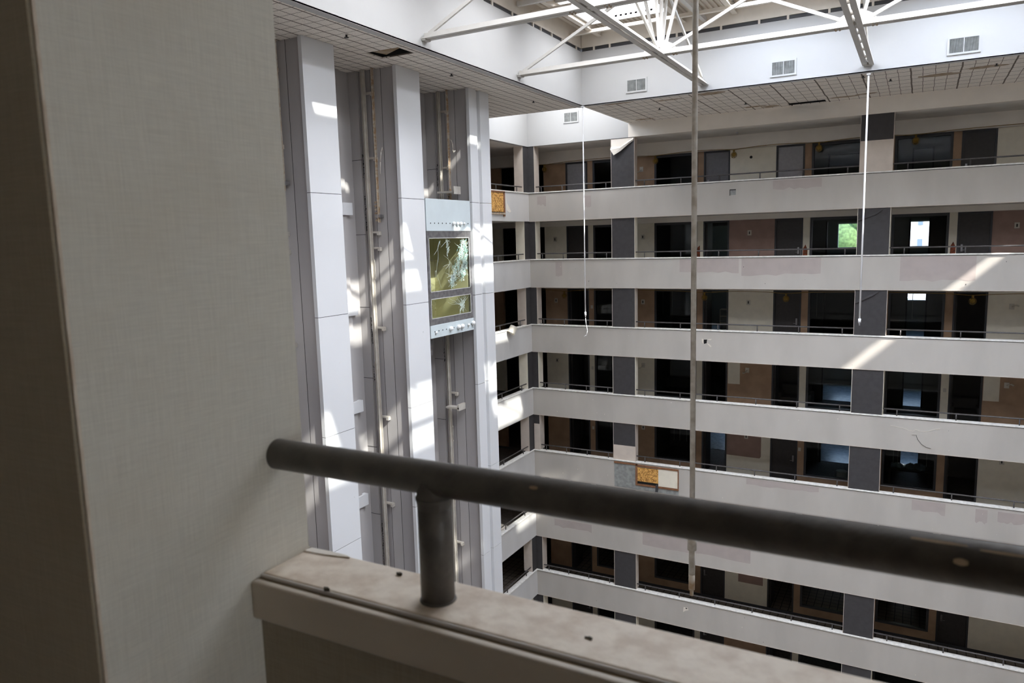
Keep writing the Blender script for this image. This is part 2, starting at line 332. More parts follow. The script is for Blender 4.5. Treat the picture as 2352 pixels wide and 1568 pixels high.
# soffits with missing tiles
def plate(mb, x0, x1, y0, y1, z0, z1, holes, m):
    xs = sorted({x0, x1, *[h[0] for h in holes], *[h[1] for h in holes]}); ys = sorted({y0, y1, *[h[2] for h in holes], *[h[3] for h in holes]})
    for a, b in zip(xs[:-1], xs[1:]):
        for c, d in zip(ys[:-1], ys[1:]):
            mx, my = (a+b)/2, (c+d)/2
            if not any(h[0] < mx < h[1] and h[2] < my < h[3] for h in holes): mb.box(a, b, c, d, z0, z1, m)
    return mb
HB = (-4.15, -2.96, 27.30, 27.86); HL = (-11.35, -10.44, 14.0, 14.62)
plate(MB(), WX0, 7.31, WY1, YB, ZS, ZS+0.03, [HB], M_sofR).build('ceiling', kind='structure', label='tiled soffit along the back wall')
plate(MB(), XC, WX0, YN, 23.60, ZS, ZS+0.03, [HL], M_sofL).build('ceiling', kind='structure', label='tiled soffit over the lift tower')
MB().box(WX1, XE, YN, WY1, ZS, ZS+0.03, M_sofR).build('ceiling', kind='structure', label='tiled soffit on the right')
MB().box(WX0, WX1, YN, WY0, ZS, ZS+0.03, M_sofR).build('ceiling', kind='structure', label='tiled soffit on the near side')
for h, nm in ((HB, 'back'), (HL, 'left')):
    b = MB(); x0, x1, y0, y1 = h
    b.box(x0-0.1, x1+0.1, y0-0.1, y1+0.1, ZS+0.38, ZS+0.40, M_black)
    for e in ((x0-0.1, x0, y0-0.1, y1+0.1), (x1, x1+0.1, y0-0.1, y1+0.1), (x0, x1, y0-0.1, y0), (x0, x1, y1, y1+0.1)): b.box(*e, ZS+0.03, ZS+0.38, M_black)
    b.build('ceiling', kind='structure', label='dark void above the missing tiles of the %s soffit' % nm)
# a stained panel hanging in the left hole
MB().sheet([(-11.30, 14.05, ZS+0.05), (-10.72, 14.05, ZS+0.10), (-10.62, 14.5, ZS+0.16), (-11.2, 14.58, ZS+0.06)], 0.015, (0,0,1), M_stain).build('ceiling_tile', label='stained brown ceiling tile sagging inside the hole in the left soffit', cat='ceiling tile')
# water stains on the tiles, thin damp films
def blob(cx, cy, rx, ry, z, m, seed, up_=-1, n=18):
    random.seed(seed); p = []
    for t in range(n):
        a = 2*math.pi*t/n; k = 0.75+0.35*random.random(); p.append((cx+rx*k*math.cos(a), cy+ry*k*math.sin(a), z))
    return p
st = MB()
for i, (x, y, rx, ry) in enumerate([(-5.9, 23.85, .45, .22), (-5.2, 27.2, .4, .14), (-4.75, 27.5, .3, .2), (-2.35, 27.15, .5, .12), (-1.7, 27.0, .35, .12), (0.3, 25.1, .55, .22), (1.4, 24.7, .5, .2), (-8.9, 23.7, .6, .1), (-9.2, 27.4, .4, .15), (-7.3, 24.1, .5, .08)]):
    st.sheet(blob(x, y, rx, ry, ZS-0.004, M_stain, i), 0.004, (0,0,1), M_stain)
st.build('trim_4', kind='structure', label='brown water stains on the back soffit')

# light well walls, dark slot, upstand
w = [('left', WX0-0.2, WX0, WY0, WY1+0.2), ('back', WX0, WX1, WY1, WY1+0.15), ('right', WX1, WX1+0.2, WY0, WY1+0.15), ('front', WX0, WX1, WY0-0.2, WY0)]
for n, x0, x1, y0, y1 in w:
    MB().box(x0, x1, y0, y1, ZS-0.002, 6.08, M_white).build('wall_well_'+n, kind='structure', label='white light well wall, %s side' % n)
for n, x0, x1, y0, y1 in w:
    ox = -0.06 if n == 'left' else 0.06 if n == 'right' else 0; oy = 0.06 if n == 'back' else -0.06 if n == 'front' else 0
    MB().box(x0+ox, x1+ox, y0+oy, y1+oy, 6.08, 6.20, M_frame).build('trim_5', kind='structure', label='dark slot at the top of the light well, %s side' % n)
    MB().box(x0+ox/3, x1+ox/3, y0+oy/3, y1+oy/3, 6.20, 6.75, M_cream).build('trim_6', kind='structure', label='cream upstand under the roof, %s side' % n)
tabs = MB(); random.seed(3)
x = WX0+0.4
while x < WX1: tabs.box(x, x+0.06, WY1+0.02, WY1+0.06, 6.08, 6.20, M_cream); x += random.choice([0.55, 0.8, 1.1])
y = WY0+0.4
while y < WY1: tabs.box(WX0-0.06, WX0-0.02, y, y+0.06, 6.08, 6.20, M_cream); y += random.choice([0.5, 0.75, 1.1])
tabs.build('trim_7', kind='structure', label='small cream clips across the dark slot')
# roof deck with skylight openings
HH = 1.25; rh = [(x-HH, x+HH, y-HH, y+HH) for x, y in HOLES]
rh2 = rh + [(-13.4, -11.0, 24.5, 26.9), (10.17, 10.65, 23.95, 27.6)]  # last opening is an unseen slot cut to shape the sun streak
plate(MB(), XC-0.3, XE+0.3, YN-0.3, YB+0.3, 6.75, 6.83, [(a-0.03, b+0.03, c-0.03, d+0.03) for a, b, c, d in rh2[:-1]]+rh2[-1:], M_cream).build('ceiling', kind='structure', label='cream corrugated roof deck')
rib = MB(); x = WX0+0.1
while x < WX1:
    ys = [WY0]
    for (a, b, c, d) in rh:
        if a-0.05 < x < b+0.02: ys += [c, d]
    ys = sorted(set(round(v, 3) for v in ys)) + [WY1]
    for i in range(0, len(ys)-1, 2): rib.box(x, x+0.07, ys[i], ys[i+1], 6.70, 6.75, M_cream)
    x += 0.16
rib.build('ceiling', kind='structure', label='ribs of the corrugated roof deck')
for i, (a, b, c, d) in enumerate(rh2[:-1]):
    kb = MB()
    for e in ((a-0.05, a, c-0.05, d+0.05), (b, b+0.05, c-0.05, d+0.05), (a, b, c-0.05, c), (a, b, d, d+0.05)): kb.box(*e, 6.60, 7.18, M_white)
    fr = kb.build('window_%d' % (i+1), kind='structure', label='roof skylight curb')
    if i == 0: M_sky1, M_sky2 = skylight_mat(), sun_blocker_mat()
    if i < 4 or i == 16: MB().box(a, (b-0.22 if i < 4 else b), c, d, 7.18, 7.19, M_sky2).build('pane', parent=fr)  # milky panes added to hold direct sun off the well wall
    if i < 4: MB().box(b-0.22, b, c, d, 7.18, 7.19, M_sky1).build('pane', parent=fr)  # clear strip added so a band of sun still reaches the tower
    elif i != 16: MB().box(a, b, c, d, 7.18, 7.19, M_sky1).build('pane', parent=fr)
# roof purlins along the skylight edges
def beam(a, b, w_, h_, lab): 
    MB().bar(a, b, w_, h_, M_cream).bar((a[0], a[1], a[2]-h_/2), (b[0], b[1], b[2]-h_/2), w_*2.6, 0.015, M_cream).build('roof_beam', label=lab, cat='beam', group='roof beams')
POSW = ['first', 'second', 'third', 'fourth', 'fifth', 'sixth', 'seventh', 'eighth']
q = 0
for i in range(4):
    for s_ in (-1, 1):
        x = (GX[i]+GX[i+1])/2 + s_*(HH+0.12)
        beam((x, WY0, 6.60), (x, WY1, 6.60), 0.06, 0.26, 'cream roof beam running away from the camera, %s from the left' % POSW[q]); q += 1
q = 0
for j in reversed(range(4)):
    for s_ in (1, -1):
        y = (GY[j]+GY[j+1])/2 + s_*(HH+0.12)
        beam((WX0, y, 6.44), (WX1, y, 6.44), 0.05, 0.10, 'thin cream roof beam running across, %s from the back' % POSW[q]); q += 1
# ------------------------------------------------------------------ trusses
ZT = 4.60
def truss(axis, pos, ends, nodes, lab):
    P = (lambda t, z, o=0: (t, pos+o, z)) if axis == 'x' else (lambda t, z, o=0: (pos+o, t, z))
    e = empty('roof_truss', P(ends[0], ZT), label=lab, cat='truss')
    dz = 0.0 if axis == 'x' else -0.012
    c = MB(); gap = 0.03 if axis == 'x' else 0.055; wd = 0.12
    for s_ in (-1, 1):
        o = s_*(gap/2+wd/2); c.bar(P(ends[0]+0.02, ZT-0.05+dz, o), P(ends[1]-0.02, ZT-0.05+dz, o), wd, 0.02, M_steel)
        o = s_*(gap/2+0.006); c.bar(P(ends[0]+0.02, ZT+0.015+dz, o), P(ends[1]-0.02, ZT+0.015+dz, o), 0.012, 0.13, M_steel)
    t = ends[0]+0.9
    while t < ends[1]: c.bar(P(t-0.04, ZT+dz), P(t+0.04, ZT+dz), gap, 0.06, M_steel); t += 0.9
    c.build('bottom_chord', parent=e)
    MB().bar(P(ends[0]+0.02, 6.45+dz), P(ends[1]-0.02, 6.45+dz), 0.12, 0.12, M_steel).build('top_chord', parent=e)
    for t in (ends[0]+0.06, ends[1]-0.06):
        MB().bar(P(t-0.05, ZT-0.075), P(t+0.05, ZT-0.075), 0.22, 0.03, M_steel).build('end_bracket', parent=e)
    for t in nodes:
        g = MB(); g.sheet([P(t-0.45, ZT, -0.008), P(t+0.45, ZT, -0.008), P(t+0.38, ZT+0.16, -0.008), P(t+0.12, ZT+0.30, -0.008), P(t-0.12, ZT+0.30, -0.008), P(t-0.38, ZT+0.16, -0.008)], 0.016, (0,1,0) if axis == 'x' else (1,0,0), M_steel)
        gp = g.build('gusset_plate', parent=e)
        if axis == 'x':
            for u in (-0.42, -0.34, 0.34, 0.42):
                for v in (-0.05, 0.05): MB().tube(P(t+u, ZT-0.09, v), P(t+u, ZT-0.06, v), 0.018, M_rust, 8).build('bolt', parent=gp)
        for u in (-0.50, 0.06, 0.58):
            MB().bar(P(t+u*0.22, ZT+0.12, 0.02), P(t+u, 6.42, 0.02), 0.065, 0.065, M_steel).build('web_strut', parent=e)
    def diag(a, b): MB().bar(a, b, 0.055, 0.075, M_steel).build('diagonal', parent=e)
    diag(P(ends[0]+0.15, ZT+0.06), P(nodes[0]-0.3, 6.40)); diag(P(ends[1]-0.15, ZT+0.06), P(nodes[-1]+0.3, 6.40))
    for a, b in zip(nodes[:-1], nodes[1:]):
        m_ = (a+b)/2; diag(P(a+0.3, ZT+0.12), P(m_, 5.62)); diag(P(b-0.3, ZT+0.12), P(m_, 5.62))
        MB().bar(P(m_, 5.60), P(m_, 6.40), 0.05, 0.05, M_steel).build('post', parent=e)
    return e
for y, l in ((19.01, 'nearest the back wall'), (14.46, 'second from the back wall'), (9.90, 'third from the back wall')):
    truss('x', y, (WX0, WX1), GX[1:-1], 'white steel roof truss running across, '+l)
for x, l in ((-5.98, 'nearest the left light well wall'), (-1.46, 'ending above the right column'), (3.06, 'on the right beyond the frame')):
    truss('y', x, (WY0, WY1), GY[1:-1], 'white steel roof truss running away from camera, '+l)

# ------------------------------------------------------------------ columns on the back balcony fronts
cols = [(-10.74, -9.80), (-1.885, -0.905), (6.97, 7.93)]
names = ['left', 'right', 'far right']
lower_beige = {(0, 4): 0.62, (1, 0): 1.02, }
for ci, (x0, x1) in enumerate(cols):
    for k in range(NF):
        zb = capz(k); zt = 3.82 if k == 0 else capz(k-1)-BAND
        side = M_beige if k % 2 == 0 else M_creamw
        b = MB(); fz = lower_beige.get((ci, k))
        if fz: b.box(x0, x1, YB+0.03, YB+0.32, zb-0.95, zb+fz, M_beige).box(x0, x1, YB+0.03, YB+0.32, zb+fz, zt, M_char)
        else: b.box(x0, x1, YB+0.03, YB+0.32, zb-0.95, zt, M_char)
        b.box(x1-0.001, x1+0.012, YB+0.02, YB+0.33, zb, zt, side).box(x0-0.012, x0+0.001, YB+0.02, YB+0.33, zb, zt, side)
        b.build('column', label='charcoal wallpapered column on the %s, %s one along the back side' % (lev(k), names[ci]), cat='column', group='back balcony columns')
for k in range(NF):
    zb = capz(k); zt = 3.82 if k == 0 else capz(k-1)-BAND; side = M_beige if k % 2 == 0 else M_creamw
    b = MB().box(-14.85, XC-0.03, 27.52, 28.35, zb-0.95, zt, M_char).box(XC-0.03, -14.14, YB+0.03, 28.35, zb-0.95, zt, M_char)
    b.box(-14.85, XC-0.035, 27.508, 27.521, zb, zt, side).box(-14.141, -14.128, YB+0.03, 28.36, zb, zt, side)
    if k == 4: b.box(XC+0.002, -14.14, YB+0.018, YB+0.031, zb, zb+1.15, M_beige)
    b.build('column', label='L-shaped charcoal corner column at the inside corner of the %s' % lev(k), cat='column', group='corner columns')
# peeled wallpaper at the top of the left column
pw = MB(); x0, x1 = cols[0]
pw.poly([(x0, YB+0.024, 3.80), (x1-0.02, YB+0.024, 3.80), (x1-0.03, YB+0.024, 3.68), (x0+0.45, YB+0.024, 3.42), (x0, YB+0.024, 3.46)], M_fas)
pk = pw.build('bare_patch', label='bare pale patch at the top of the left column where the paper peeled', cat='bare patch')
rows = [[(x0+0.0, 0.0, 3.52), (x0+0.40, 0.0, 3.50), (x1-0.25, 0.0, 3.68), (x1-0.02, 0.0, 3.78)], [(x0+0.0, -0.10, 3.40), (x0+0.40, -0.09, 3.44), (x1-0.22, -0.07, 3.62), (x1-0.02, -0.03, 3.74)], [(x0+0.14, -0.10, 3.18), (x0+0.42, -0.07, 3.33), (x1-0.20, -0.04, 3.57), (x1-0.02, -0.01, 3.71)]]
fl = MB()
for r0, r1 in zip(rows[:-1], rows[1:]):
    for i in range(3):
        q4 = [r0[i], r0[i+1], r1[i+1], r1[i]]; fl.sheet([(p[0], YB+0.02+p[1], p[2]) for p in q4], 0.004, (0, -1, 0), M_fas)
fl.build('wallpaper_flap', label='curled flap of pale wallpaper hanging off the top of the left column', cat='wallpaper')
# loose wallpaper folds on the right column
for (k, za, zb_) in ((1, 1.20, 1.50), (2, 1.15, 1.53)):
    z = capz(k); x0, x1 = cols[1]
    MB().sheet([(x0, YB+0.03, z+za), (x0+0.5, YB+0.03, z+zb_-0.12), (x1-0.2, YB+0.03, z+zb_), (x0+0.55, YB-0.02, z+zb_-0.17), (x0+0.02, YB-0.01, z+za-0.06)], 0.006, (0, -1, 0), M_char).build('wallpaper_flap', label='loose fold of charcoal wallpaper on the right column of the %s' % lev(k), cat='wallpaper')
# ------------------------------------------------------------------ balcony railings
def railing(p0, p1, axis, lab, n, grp):
    z = p0[2]; e = empty('balcony_railing', p0, label=lab, cat='railing', group=grp)
    MB().tube((p0[0], p0[1], z+0.22), (p1[0], p1[1], z+0.22), 0.024, M_rail, 10).build('rail', parent=e)
    for i in range(n):
        t = (i+0.25)/(n-0.5) if n > 1 else 0.5
        x = p0[0]+(p1[0]-p0[0])*t; y = p0[1]+(p1[1]-p0[1])*t
        MB().tube((x, y, z), (x, y, z+0.21), 0.020, M_rail, 8).build('post', parent=e)
    return e
for k in range(NF):
    z = capz(k)
    for a, b, n, t in ((-14.10, -10.76, 4, 'left section'), (-9.78, -1.90, 6, 'middle section'), (-0.89, 6.95, 5, 'right section')):
        railing((a, YB+0.10, z), (b, YB+0.10, z), 'x', 'dark pipe railing %s of the back balcony, %s' % (t, lev(k)), n, 'balcony railings')
    railing((XC-0.10, 19.8, z), (XC-0.10, 27.48, z), 'y', 'short dark pipe railing on the left balcony beside the tower, %s' % lev(k), 5, 'balcony railings')
# ------------------------------------------------------------------ back door walls, doors, windows, rooms
CC = [-10.27, -1.41]
OPN_H = 2.31
def wmat(k, wide): 
    if wide: return [M_creamw, M_mauve, M_creamw, M_brown, M_creamw, M_brown, M_creamw, M_brown, M_creamw][k]
    return [M_brown, M_creamw, M_brown, M_creamw, M_brown, M_creamw, M_brown, M_creamw, M_brown][k]
# door leaves: state per (level, door slot); slot 0..3 = left to right
STATE = {0: 'LGLG', 1: 'DODD', 2: 'OODO', 3: 'OOOO', 4: 'OODO', 5: 'DODO', 6: 'ODOD', 7: 'DDOO', 8: 'DDDD'}
STATE[0] = 'LGLD'
WD = ['left', 'second from left', 'third from left', 'right-hand']
for k in range(NF):
    z0 = flz(k); zt = 3.82 if k == 0 else z0+HF-0.235; zo = z0+OPN_H
    nar, wid = wmat(k, False), wmat(k, True)
    ops = []          # (x0, x1, sill)
    for c in CC:
        ops += [(c-3.56, c-2.53, 0, 'd'), (c-2.28, c-0.48, 0.42, 'w'), (c+0.48, c+2.28, 0.42, 'w'), (c+2.53, c+3.56, 0, 'd')]
    ops = [(-17.15, -16.25, 0, 'x'), (-15.25, -14.92, 0, 'x')] + ops
    b = MB(); xp = XF; idx = 0
    segs = []
    for (a, d, s_, t) in ops: segs.append((xp, a)); xp = d
    segs.append((xp, 12.0))
    for (a, d) in segs:
        wide = (d-a > 1.5 and a > -8)
        m = wid if wide else nar
        b.box(a, d, YD, YD+0.15, z0, zo, m)
        if wide and m is M_brown and k == 3: b.box(a+0.02, a+0.5, YD-0.004, YD, z0+1.2, zo, M_creamw)
    for (a, d, s_, t) in ops:
        if s_: b.box(a, d, YD, YD+0.15, z0, z0+s_, nar)
    b.box(XF, 12.0, YD-0.25, YD+0.15, zo, zt, M_fas)        # bulkhead above the doors
    b.box(XF, 12.0, YD-0.012, YD, z0, z0+0.10, M_frame)    # skirting
    b.build('wall_back', kind='structure', label='door wall of the back corridor, '+lev(k))
    di = wi = 0
    for (a, d, s_, t) in ops:
        if t == 'd':
            st_ = STATE[k][di]
            e = empty('door_%d' % (k*4+di+1), ((a+d)/2, YD, z0), kind='structure', label='%s room door on the %s' % (WD[di], lev(k)))
            f = MB()
            for q in ((a, a+0.06, z0, zo), (d-0.06, d, z0, zo), (a+0.06, d-0.06, zo-0.06, zo)): f.box(q[0], q[1], YD-0.02, YD+0.16, q[2], q[3], M_frame)
            f.build('door_frame', parent=e)
            m = {'L': M_doorL, 'G': M_doorG, 'D': M_doorD, 'O': M_doorD}[st_]
            if k == 0 and di == 2: m = M_doorL
            if k == 0 and di == 1: m = M_doorG
            if st_ == 'O': lf = MB().box(a+0.07, a+0.12, YD+0.16, YD+1.02, z0+0.01, zo-0.07, m).build('door_leaf', parent=e)
            else:
                lf = MB().box(a+0.065, d-0.065, YD+0.03, YD+0.08, z0+0.01, zo-0.065, m).build('door_leaf', parent=e)
                hx = (d-0.16) if di % 2 == 0 else (a+0.16)
                MB().box(hx-0.03, hx+0.03, YD+0.005, YD+0.03, z0+0.95, z0+1.20, M_metal).tube((hx, YD-0.01, z0+1.0), (hx-0.12 if di % 2 == 0 else hx+0.12, YD-0.01, z0+1.0), 0.011, M_metal, 8).build('door_handle', parent=lf)
            di += 1
        elif t == 'w':
            e = empty('window_%d' % (40+k*4+wi), ((a+d)/2, YD, z0+s_), kind='structure', label='%s corridor window on the %s' % (WD[wi], lev(k)))
            f = MB()
            for q in ((a, a+0.08, z0+s_, zo), (d-0.08, d, z0+s_, zo), (a+0.08, d-0.08, zo-0.10, zo), (a+0.08, d-0.08, z0+s_, z0+s_+0.07)): f.box(q[0], q[1], YD-0.02, YD+0.14, q[2], q[3], M_frame)
            f.build('window_frame', parent=e)
            if k != 6: MB().box(a+0.08, d-0.08, YD+0.05, YD+0.06, z0+s_+0.07, zo-0.10, M_glass).build('pane', parent=e)
            wi += 1
    # rooms behind
    part = MB()
    for xw in (-14.70, -10.27, -5.84, -1.41, 3.02): part.box(xw-0.08, xw+0.08, YD+0.151, YF, z0, zt, M_room)
    part.build('wall_partition', kind='structure', label='partition walls between the rooms, '+lev(k))
    mid = MB()
    for i, (xa, xb) in enumerate(((-14.62, -10.35), (-10.19, -5.92), (-5.76, -1.49), (-1.33, 2.94))):
        if i % 2 == 0: o0, o1 = xb-1.95, xb-0.75
        else: o0, o1 = xa+0.98, xa+1.62
        if i == 1: o0, o1 = xa+1.9, xa+3.1
        mid.box(xa, o0, 34.0, 34.12, z0, zt, M_room).box(o1, xb, 34.0, 34.12, z0, zt, M_room).box(o0, o1, 34.0, 34.12, z0+2.15, zt, M_room)
        mid.box(o0-0.06, o0, 33.97, 34.15, z0, z0+2.2, M_frame).box(o1, o1+0.06, 33.97, 34.15, z0, z0+2.2, M_frame)
    mid.build('wall_room', kind='structure', label='inner room walls with doorways, '+lev(k))
    MB().box(-14.6, 2.9, 34.2, YF-0.01, z0+0.001, z0+0.012, M_bedfl).build('floor', kind='structure', label='bedroom floor overlay with window light painted into its colour, '+lev(k))
    # outer wall with windows
    ow = MB(); xs = XF; sill = 1.30 if k == 2 else 0.97
    wins = [] if k in (0,) else ([(-3.42, -2.22)] if k != 2 else []) + [(-0.60, 0.60)] + ([(-8.3, -7.1)] if k in (1, 2, 4) else [])
    for (a, d) in sorted(wins):
        ow.box(xs, a, YF, YF+0.2, z0, z0+HF, M_room).box(a, d, YF, YF+0.2, z0, z0+sill, M_room).box(a, d, YF, YF+0.2, z0+2.15, z0+HF, M_room); xs = d
    ow.box(xs, 12.0, YF, YF+0.2, z0, z0+HF, M_room); ow.build('wall_outer', kind='structure', label='outer wall of the rooms, '+lev(k))
    for n_, (a, d) in enumerate(sorted(wins)):
        f = MB()
        for q in ((a, a+0.05, z0+sill, z0+2.15), (d-0.05, d, z0+sill, z0+2.15), (a, d, z0+sill, z0+sill+0.05), (a, d, z0+2.10, z0+2.15), ((a+d)/2-0.02, (a+d)/2+0.02, z0+sill, z0+2.15)) if k == 9 else ((a, a+0.05, z0+sill, z0+2.15), (d-0.05, d, z0+sill, z0+2.15), (a, d, z0+sill, z0+sill+0.05), (a, d, z0+2.10, z0+2.15)): f.box(q[0], q[1], YF-0.02, YF+0.1, q[2], q[3], M_white)
        f.build('window_%d' % (80+k*3+n_), kind='structure', label='outside window at the back of a room, '+lev(k))
    # left corridor door wall
    MB().box(-17.05, -16.9, YN, 27.2, z0, zt, nar).build('wall_left', kind='structure', label='door wall of the left corridor, '+lev(k))
MB().box(XF, 12.0, YF, YF+0.2, 3.7, 6.9, M_room).build('wall_outer', kind='structure', label='top of the outer wall')
# ------------------------------------------------------------------ fittings on the corridor walls
def sconce(x, z, lab, style=0, y=YD, tilt=0.0):
    e = empty('wall_switch_box', (x, y, z), label=lab, cat='wall fitting', group='bare wall fittings')
    MB().box(x-0.075, x+0.075, y-0.02, y, z-0.10, z+0.10, M_plate).build('plate', parent=e, bevel=0.004)
    if style == 0: MB().box(x-0.02, x+0.02, y-0.03, y-0.02, z-0.05, z+0.05, M_groove).build('socket', parent=e)
    elif style == 1: MB().tube((x, y-0.02, z), (x-0.10, y-0.10, z-0.12), 0.018, M_plate, 8).tube((x-0.10, y-0.10, z-0.12), (x-0.17, y-0.12, z-0.10), 0.026, M_plate, 8).build('lamp_arm', parent=e)
    else: MB().tube((x, y-0.02, z), (x+0.12, y-0.10, z+0.06), 0.018, M_plate, 8).tube((x+0.12, y-0.10, z+0.06), (x+0.2, y-0.12, z+0.02), 0.026, M_plate, 8).build('lamp_arm', parent=e)
for k, st_, t in ((0, 1, 'with a broken arm'), (1, 0, 'without lamp'), (2, 0, 'without lamp'), (3, 1, 'with a broken arm'), (4, 0, 'without lamp')):
    sconce(-10.30 if k else -10.35, flz(k)+(1.75 if k else 1.80), 'pale wall fitting %s right of the left column, %s' % (t, lev(k)), st_)
for k, st_, t in ((1, 0, 'without lamp'), (2, 0, 'without lamp'), (3, 1, 'with a bent arm'), (4, 0, 'without lamp')):
    sconce(-5.92, flz(k)+1.80, 'pale wall fitting %s on the wide middle wall, %s' % (t, lev(k)), st_)
for k, st_, t in ((1, 0, 'without lamp'), (2, 0, 'without lamp'), (3, 0, 'without lamp')):
    sconce(-14.40+0.0, flz(k)+1.75, 'small wall fitting %s beside the corner column, %s' % (t, lev(k)), st_)
for k, st_ in ((1, 0), (2, 2), (3, 2), (4, 0)):
    sconce(2.85, flz(k)+1.80, 'pale wall fitting at the right edge of the photo, %s' % lev(k), st_)
for k, xs in ((2, (-12.66, -8.05)), (3, (-12.66, 1.0)), (4, (-12.66, -3.86))):
    for x in xs:
        MB().box(x-0.05, x+0.05, YD-0.012, YD, flz(k)+1.42, flz(k)+1.56, M_plate).build('room_sign', label='small blank plaque beside the %s, %s' % ('first door' if x < -12 else 'second door' if x < -8 else 'third door' if x < 0 else 'right-hand door', lev(k)), cat='sign', group='room plaques')
# torn strips on level 1
for x in (-3.86, 1.0):
    MB().sheet([(x-0.09, YD, flz(1)+0.35), (x+0.09, YD, flz(1)+0.40), (x+0.10, YD, flz(1)+1.10), (x+0.02, YD, flz(1)+1.30), (x-0.06, YD, flz(1)+1.15)], 0.006, (0, -1, 0), M_tornr).build('torn_wallpaper', label='torn reddish wallpaper strip beside the %s door, second level down' % ('third' if x < 0 else 'right-hand'), cat='wallpaper')
MB().sheet([(-8.02, YD, flz(1)+0.5), (-7.86, YD, flz(1)+0.55), (-7.88, YD, flz(1)+1.35), (-7.98, YD, flz(1)+1.25)], 0.006, (0, -1, 0), M_tornr).build('torn_wallpaper', label='torn reddish wallpaper left of the second door, second level down', cat='wallpaper')
# work light strings
def string(k, xs, x0, x1, lab):
    zc = (3.36 if k == 0 else flz(k)+2.28); e = empty('work_light_string', (x0, YD-0.3, zc), label=lab, cat='light string', group='work light strings')
    pts = []; n = 46
    for i in range(n+1):
        x = x0+(x1-x0)*i/n; near = min(abs(x-q) for q in xs); sag = 0.10*math.exp(-near*1.3); pts.append((x, YD-0.32, zc-sag))
    MB().path(pts, 0.011, M_yel, 6).build('cord', parent=e)
    for q in xs:
        z = zc-0.12; s0 = MB().tube((q, YD-0.32, z+0.03), (q, YD-0.32, z-0.05), 0.035, M_yel, 10).build('lamp_holder', parent=e)
        cg = MB()
        for t in range(8):
            a = math.pi*t/8
            pr_ = None
            for u in range(9):
                v = math.pi*u/8*1.0; r = 0.115*math.sin(v); p = (q+r*math.cos(2*a), YD-0.32+r*math.sin(2*a), z-0.05-0.12*(1-math.cos(v)))
                if pr_: cg.tube(pr_, p, 0.006, M_yel, 5)
                pr_ = p
        cg.ball((q, YD-0.32, z-0.16), 0.09, M_yel, 10, 6)
        cg.build('cage', parent=s0)
string(0, [-14.7, -9.65, -6.50, -3.42, -0.28], -15.4, 3.2, 'yellow cord with caged work lamps strung along the top back corridor')
string(2, [-13.85, -7.60, -4.45, 1.68], -15.4, 3.2, 'yellow cord with caged work lamps strung along the third corridor down')
# furniture glimpsed in the rooms
def sofa(x, y, z, w_, lab, seat=True):
    e = empty('sofa', (x, y, z), label=lab, cat='sofa')
    MB().box(x-w_/2, x+w_/2, y-0.4, y+0.4, z+0.12, z+0.42, M_sofa).build('seat', parent=e, bevel=0.04)
    MB().box(x-w_/2, x+w_/2, y+0.25, y+0.45, z+0.42, z+0.85, M_sofa).build('backrest', parent=e, bevel=0.05)
    for s_ in (-1, 1): MB().box(x+s_*(w_/2)-0.09, x+s_*(w_/2)+0.09, y-0.42, y+0.42, z+0.12, z+0.62, M_sofa).build('armrest', parent=e, bevel=0.04)
    for sx in (-1, 1):
        for sy2 in (-1, 1): MB().box(x+sx*(w_/2-0.08)-0.025, x+sx*(w_/2-0.08)+0.025, y+sy2*0.32-0.025, y+sy2*0.32+0.025, z, z+0.12, M_table).build('leg', parent=e)
sofa(-9.25, 32.3, flz(3), 1.5, 'grey sofa behind the window right of the left column, fourth level down')
sofa(-4.35, 32.6, flz(3), 1.2, 'dark grey sofa seen through the open third door, fourth level down')
sofa(1.75, 32.2, flz(3), 0.9, 'grey armchair seen through the open right-hand door, fourth level down')
sofa(-9.0, 32.4, flz(2), 1.4, 'dark sofa behind the window right of the left column, third level down')
def rtable(x, y, z, lab):
    e = empty('dining_table', (x, y, z), label=lab, cat='table')
    tp = MB().box(x-0.75, x+0.75, y-0.45, y+0.45, z+0.72, z+0.76, M_table).build('tabletop', parent=e)
    for sx in (-1, 1):
        for s2 in (-1, 1): MB().box(x+sx*0.68-0.03, x+sx*0.68+0.03, y+s2*0.38-0.03, y+s2*0.38+0.03, z, z+0.72, M_table).build('leg', parent=e)
rtable(0.0, 32.0, flz(4), 'brown dining table behind the window right of the right column, fifth level down')
ps = MB(); random.seed(11); G = [[(-0.65+1.2*i/7, 31.66+0.7*j/5, flz(4)+0.775+0.10*random.random()*(0.3+(i+j)%2)) for i in range(8)] for j in range(6)]
for j in range(5):
    for i in range(7): ps.poly([G[j][i], G[j][i+1], G[j+1][i+1], G[j+1][i]], M_plas, True)
pso = ps.build('plastic_sheet', label='crumpled shiny plastic sheet lying on the dining table, fifth level down', cat='plastic sheet')
sd = pso.modifiers.new('t', 'SOLIDIFY'); sd.thickness = 0.004
MB().tube((-2.35, 30.95, flz(4)), (-2.35, 30.95, flz(4)+0.62), 0.16, M_shade, 20, 0.19).tube((-2.35, 30.95, flz(4)+0.62), (-2.35, 30.95, flz(4)+0.64), 0.2, M_cream, 20).build('waste_bin', label='small cream waste bin behind the window left of the right column, fifth level down', cat='bin')
cb = empty('cabinet', (-7.35, 33.2, flz(2)), label='pale cabinet seen through the open second door, third level down', cat='cabinet')
MB().box(-7.65, -7.05, 33.0, 33.4, flz(2), flz(2)+1.25, M_creamw).build('body', parent=cb)
for i in range(4): MB().box(-7.62, -7.08, 32.98, 33.0, flz(2)+0.06+i*0.3, flz(2)+0.32+i*0.3, M_conc).build('drawer', parent=cb)
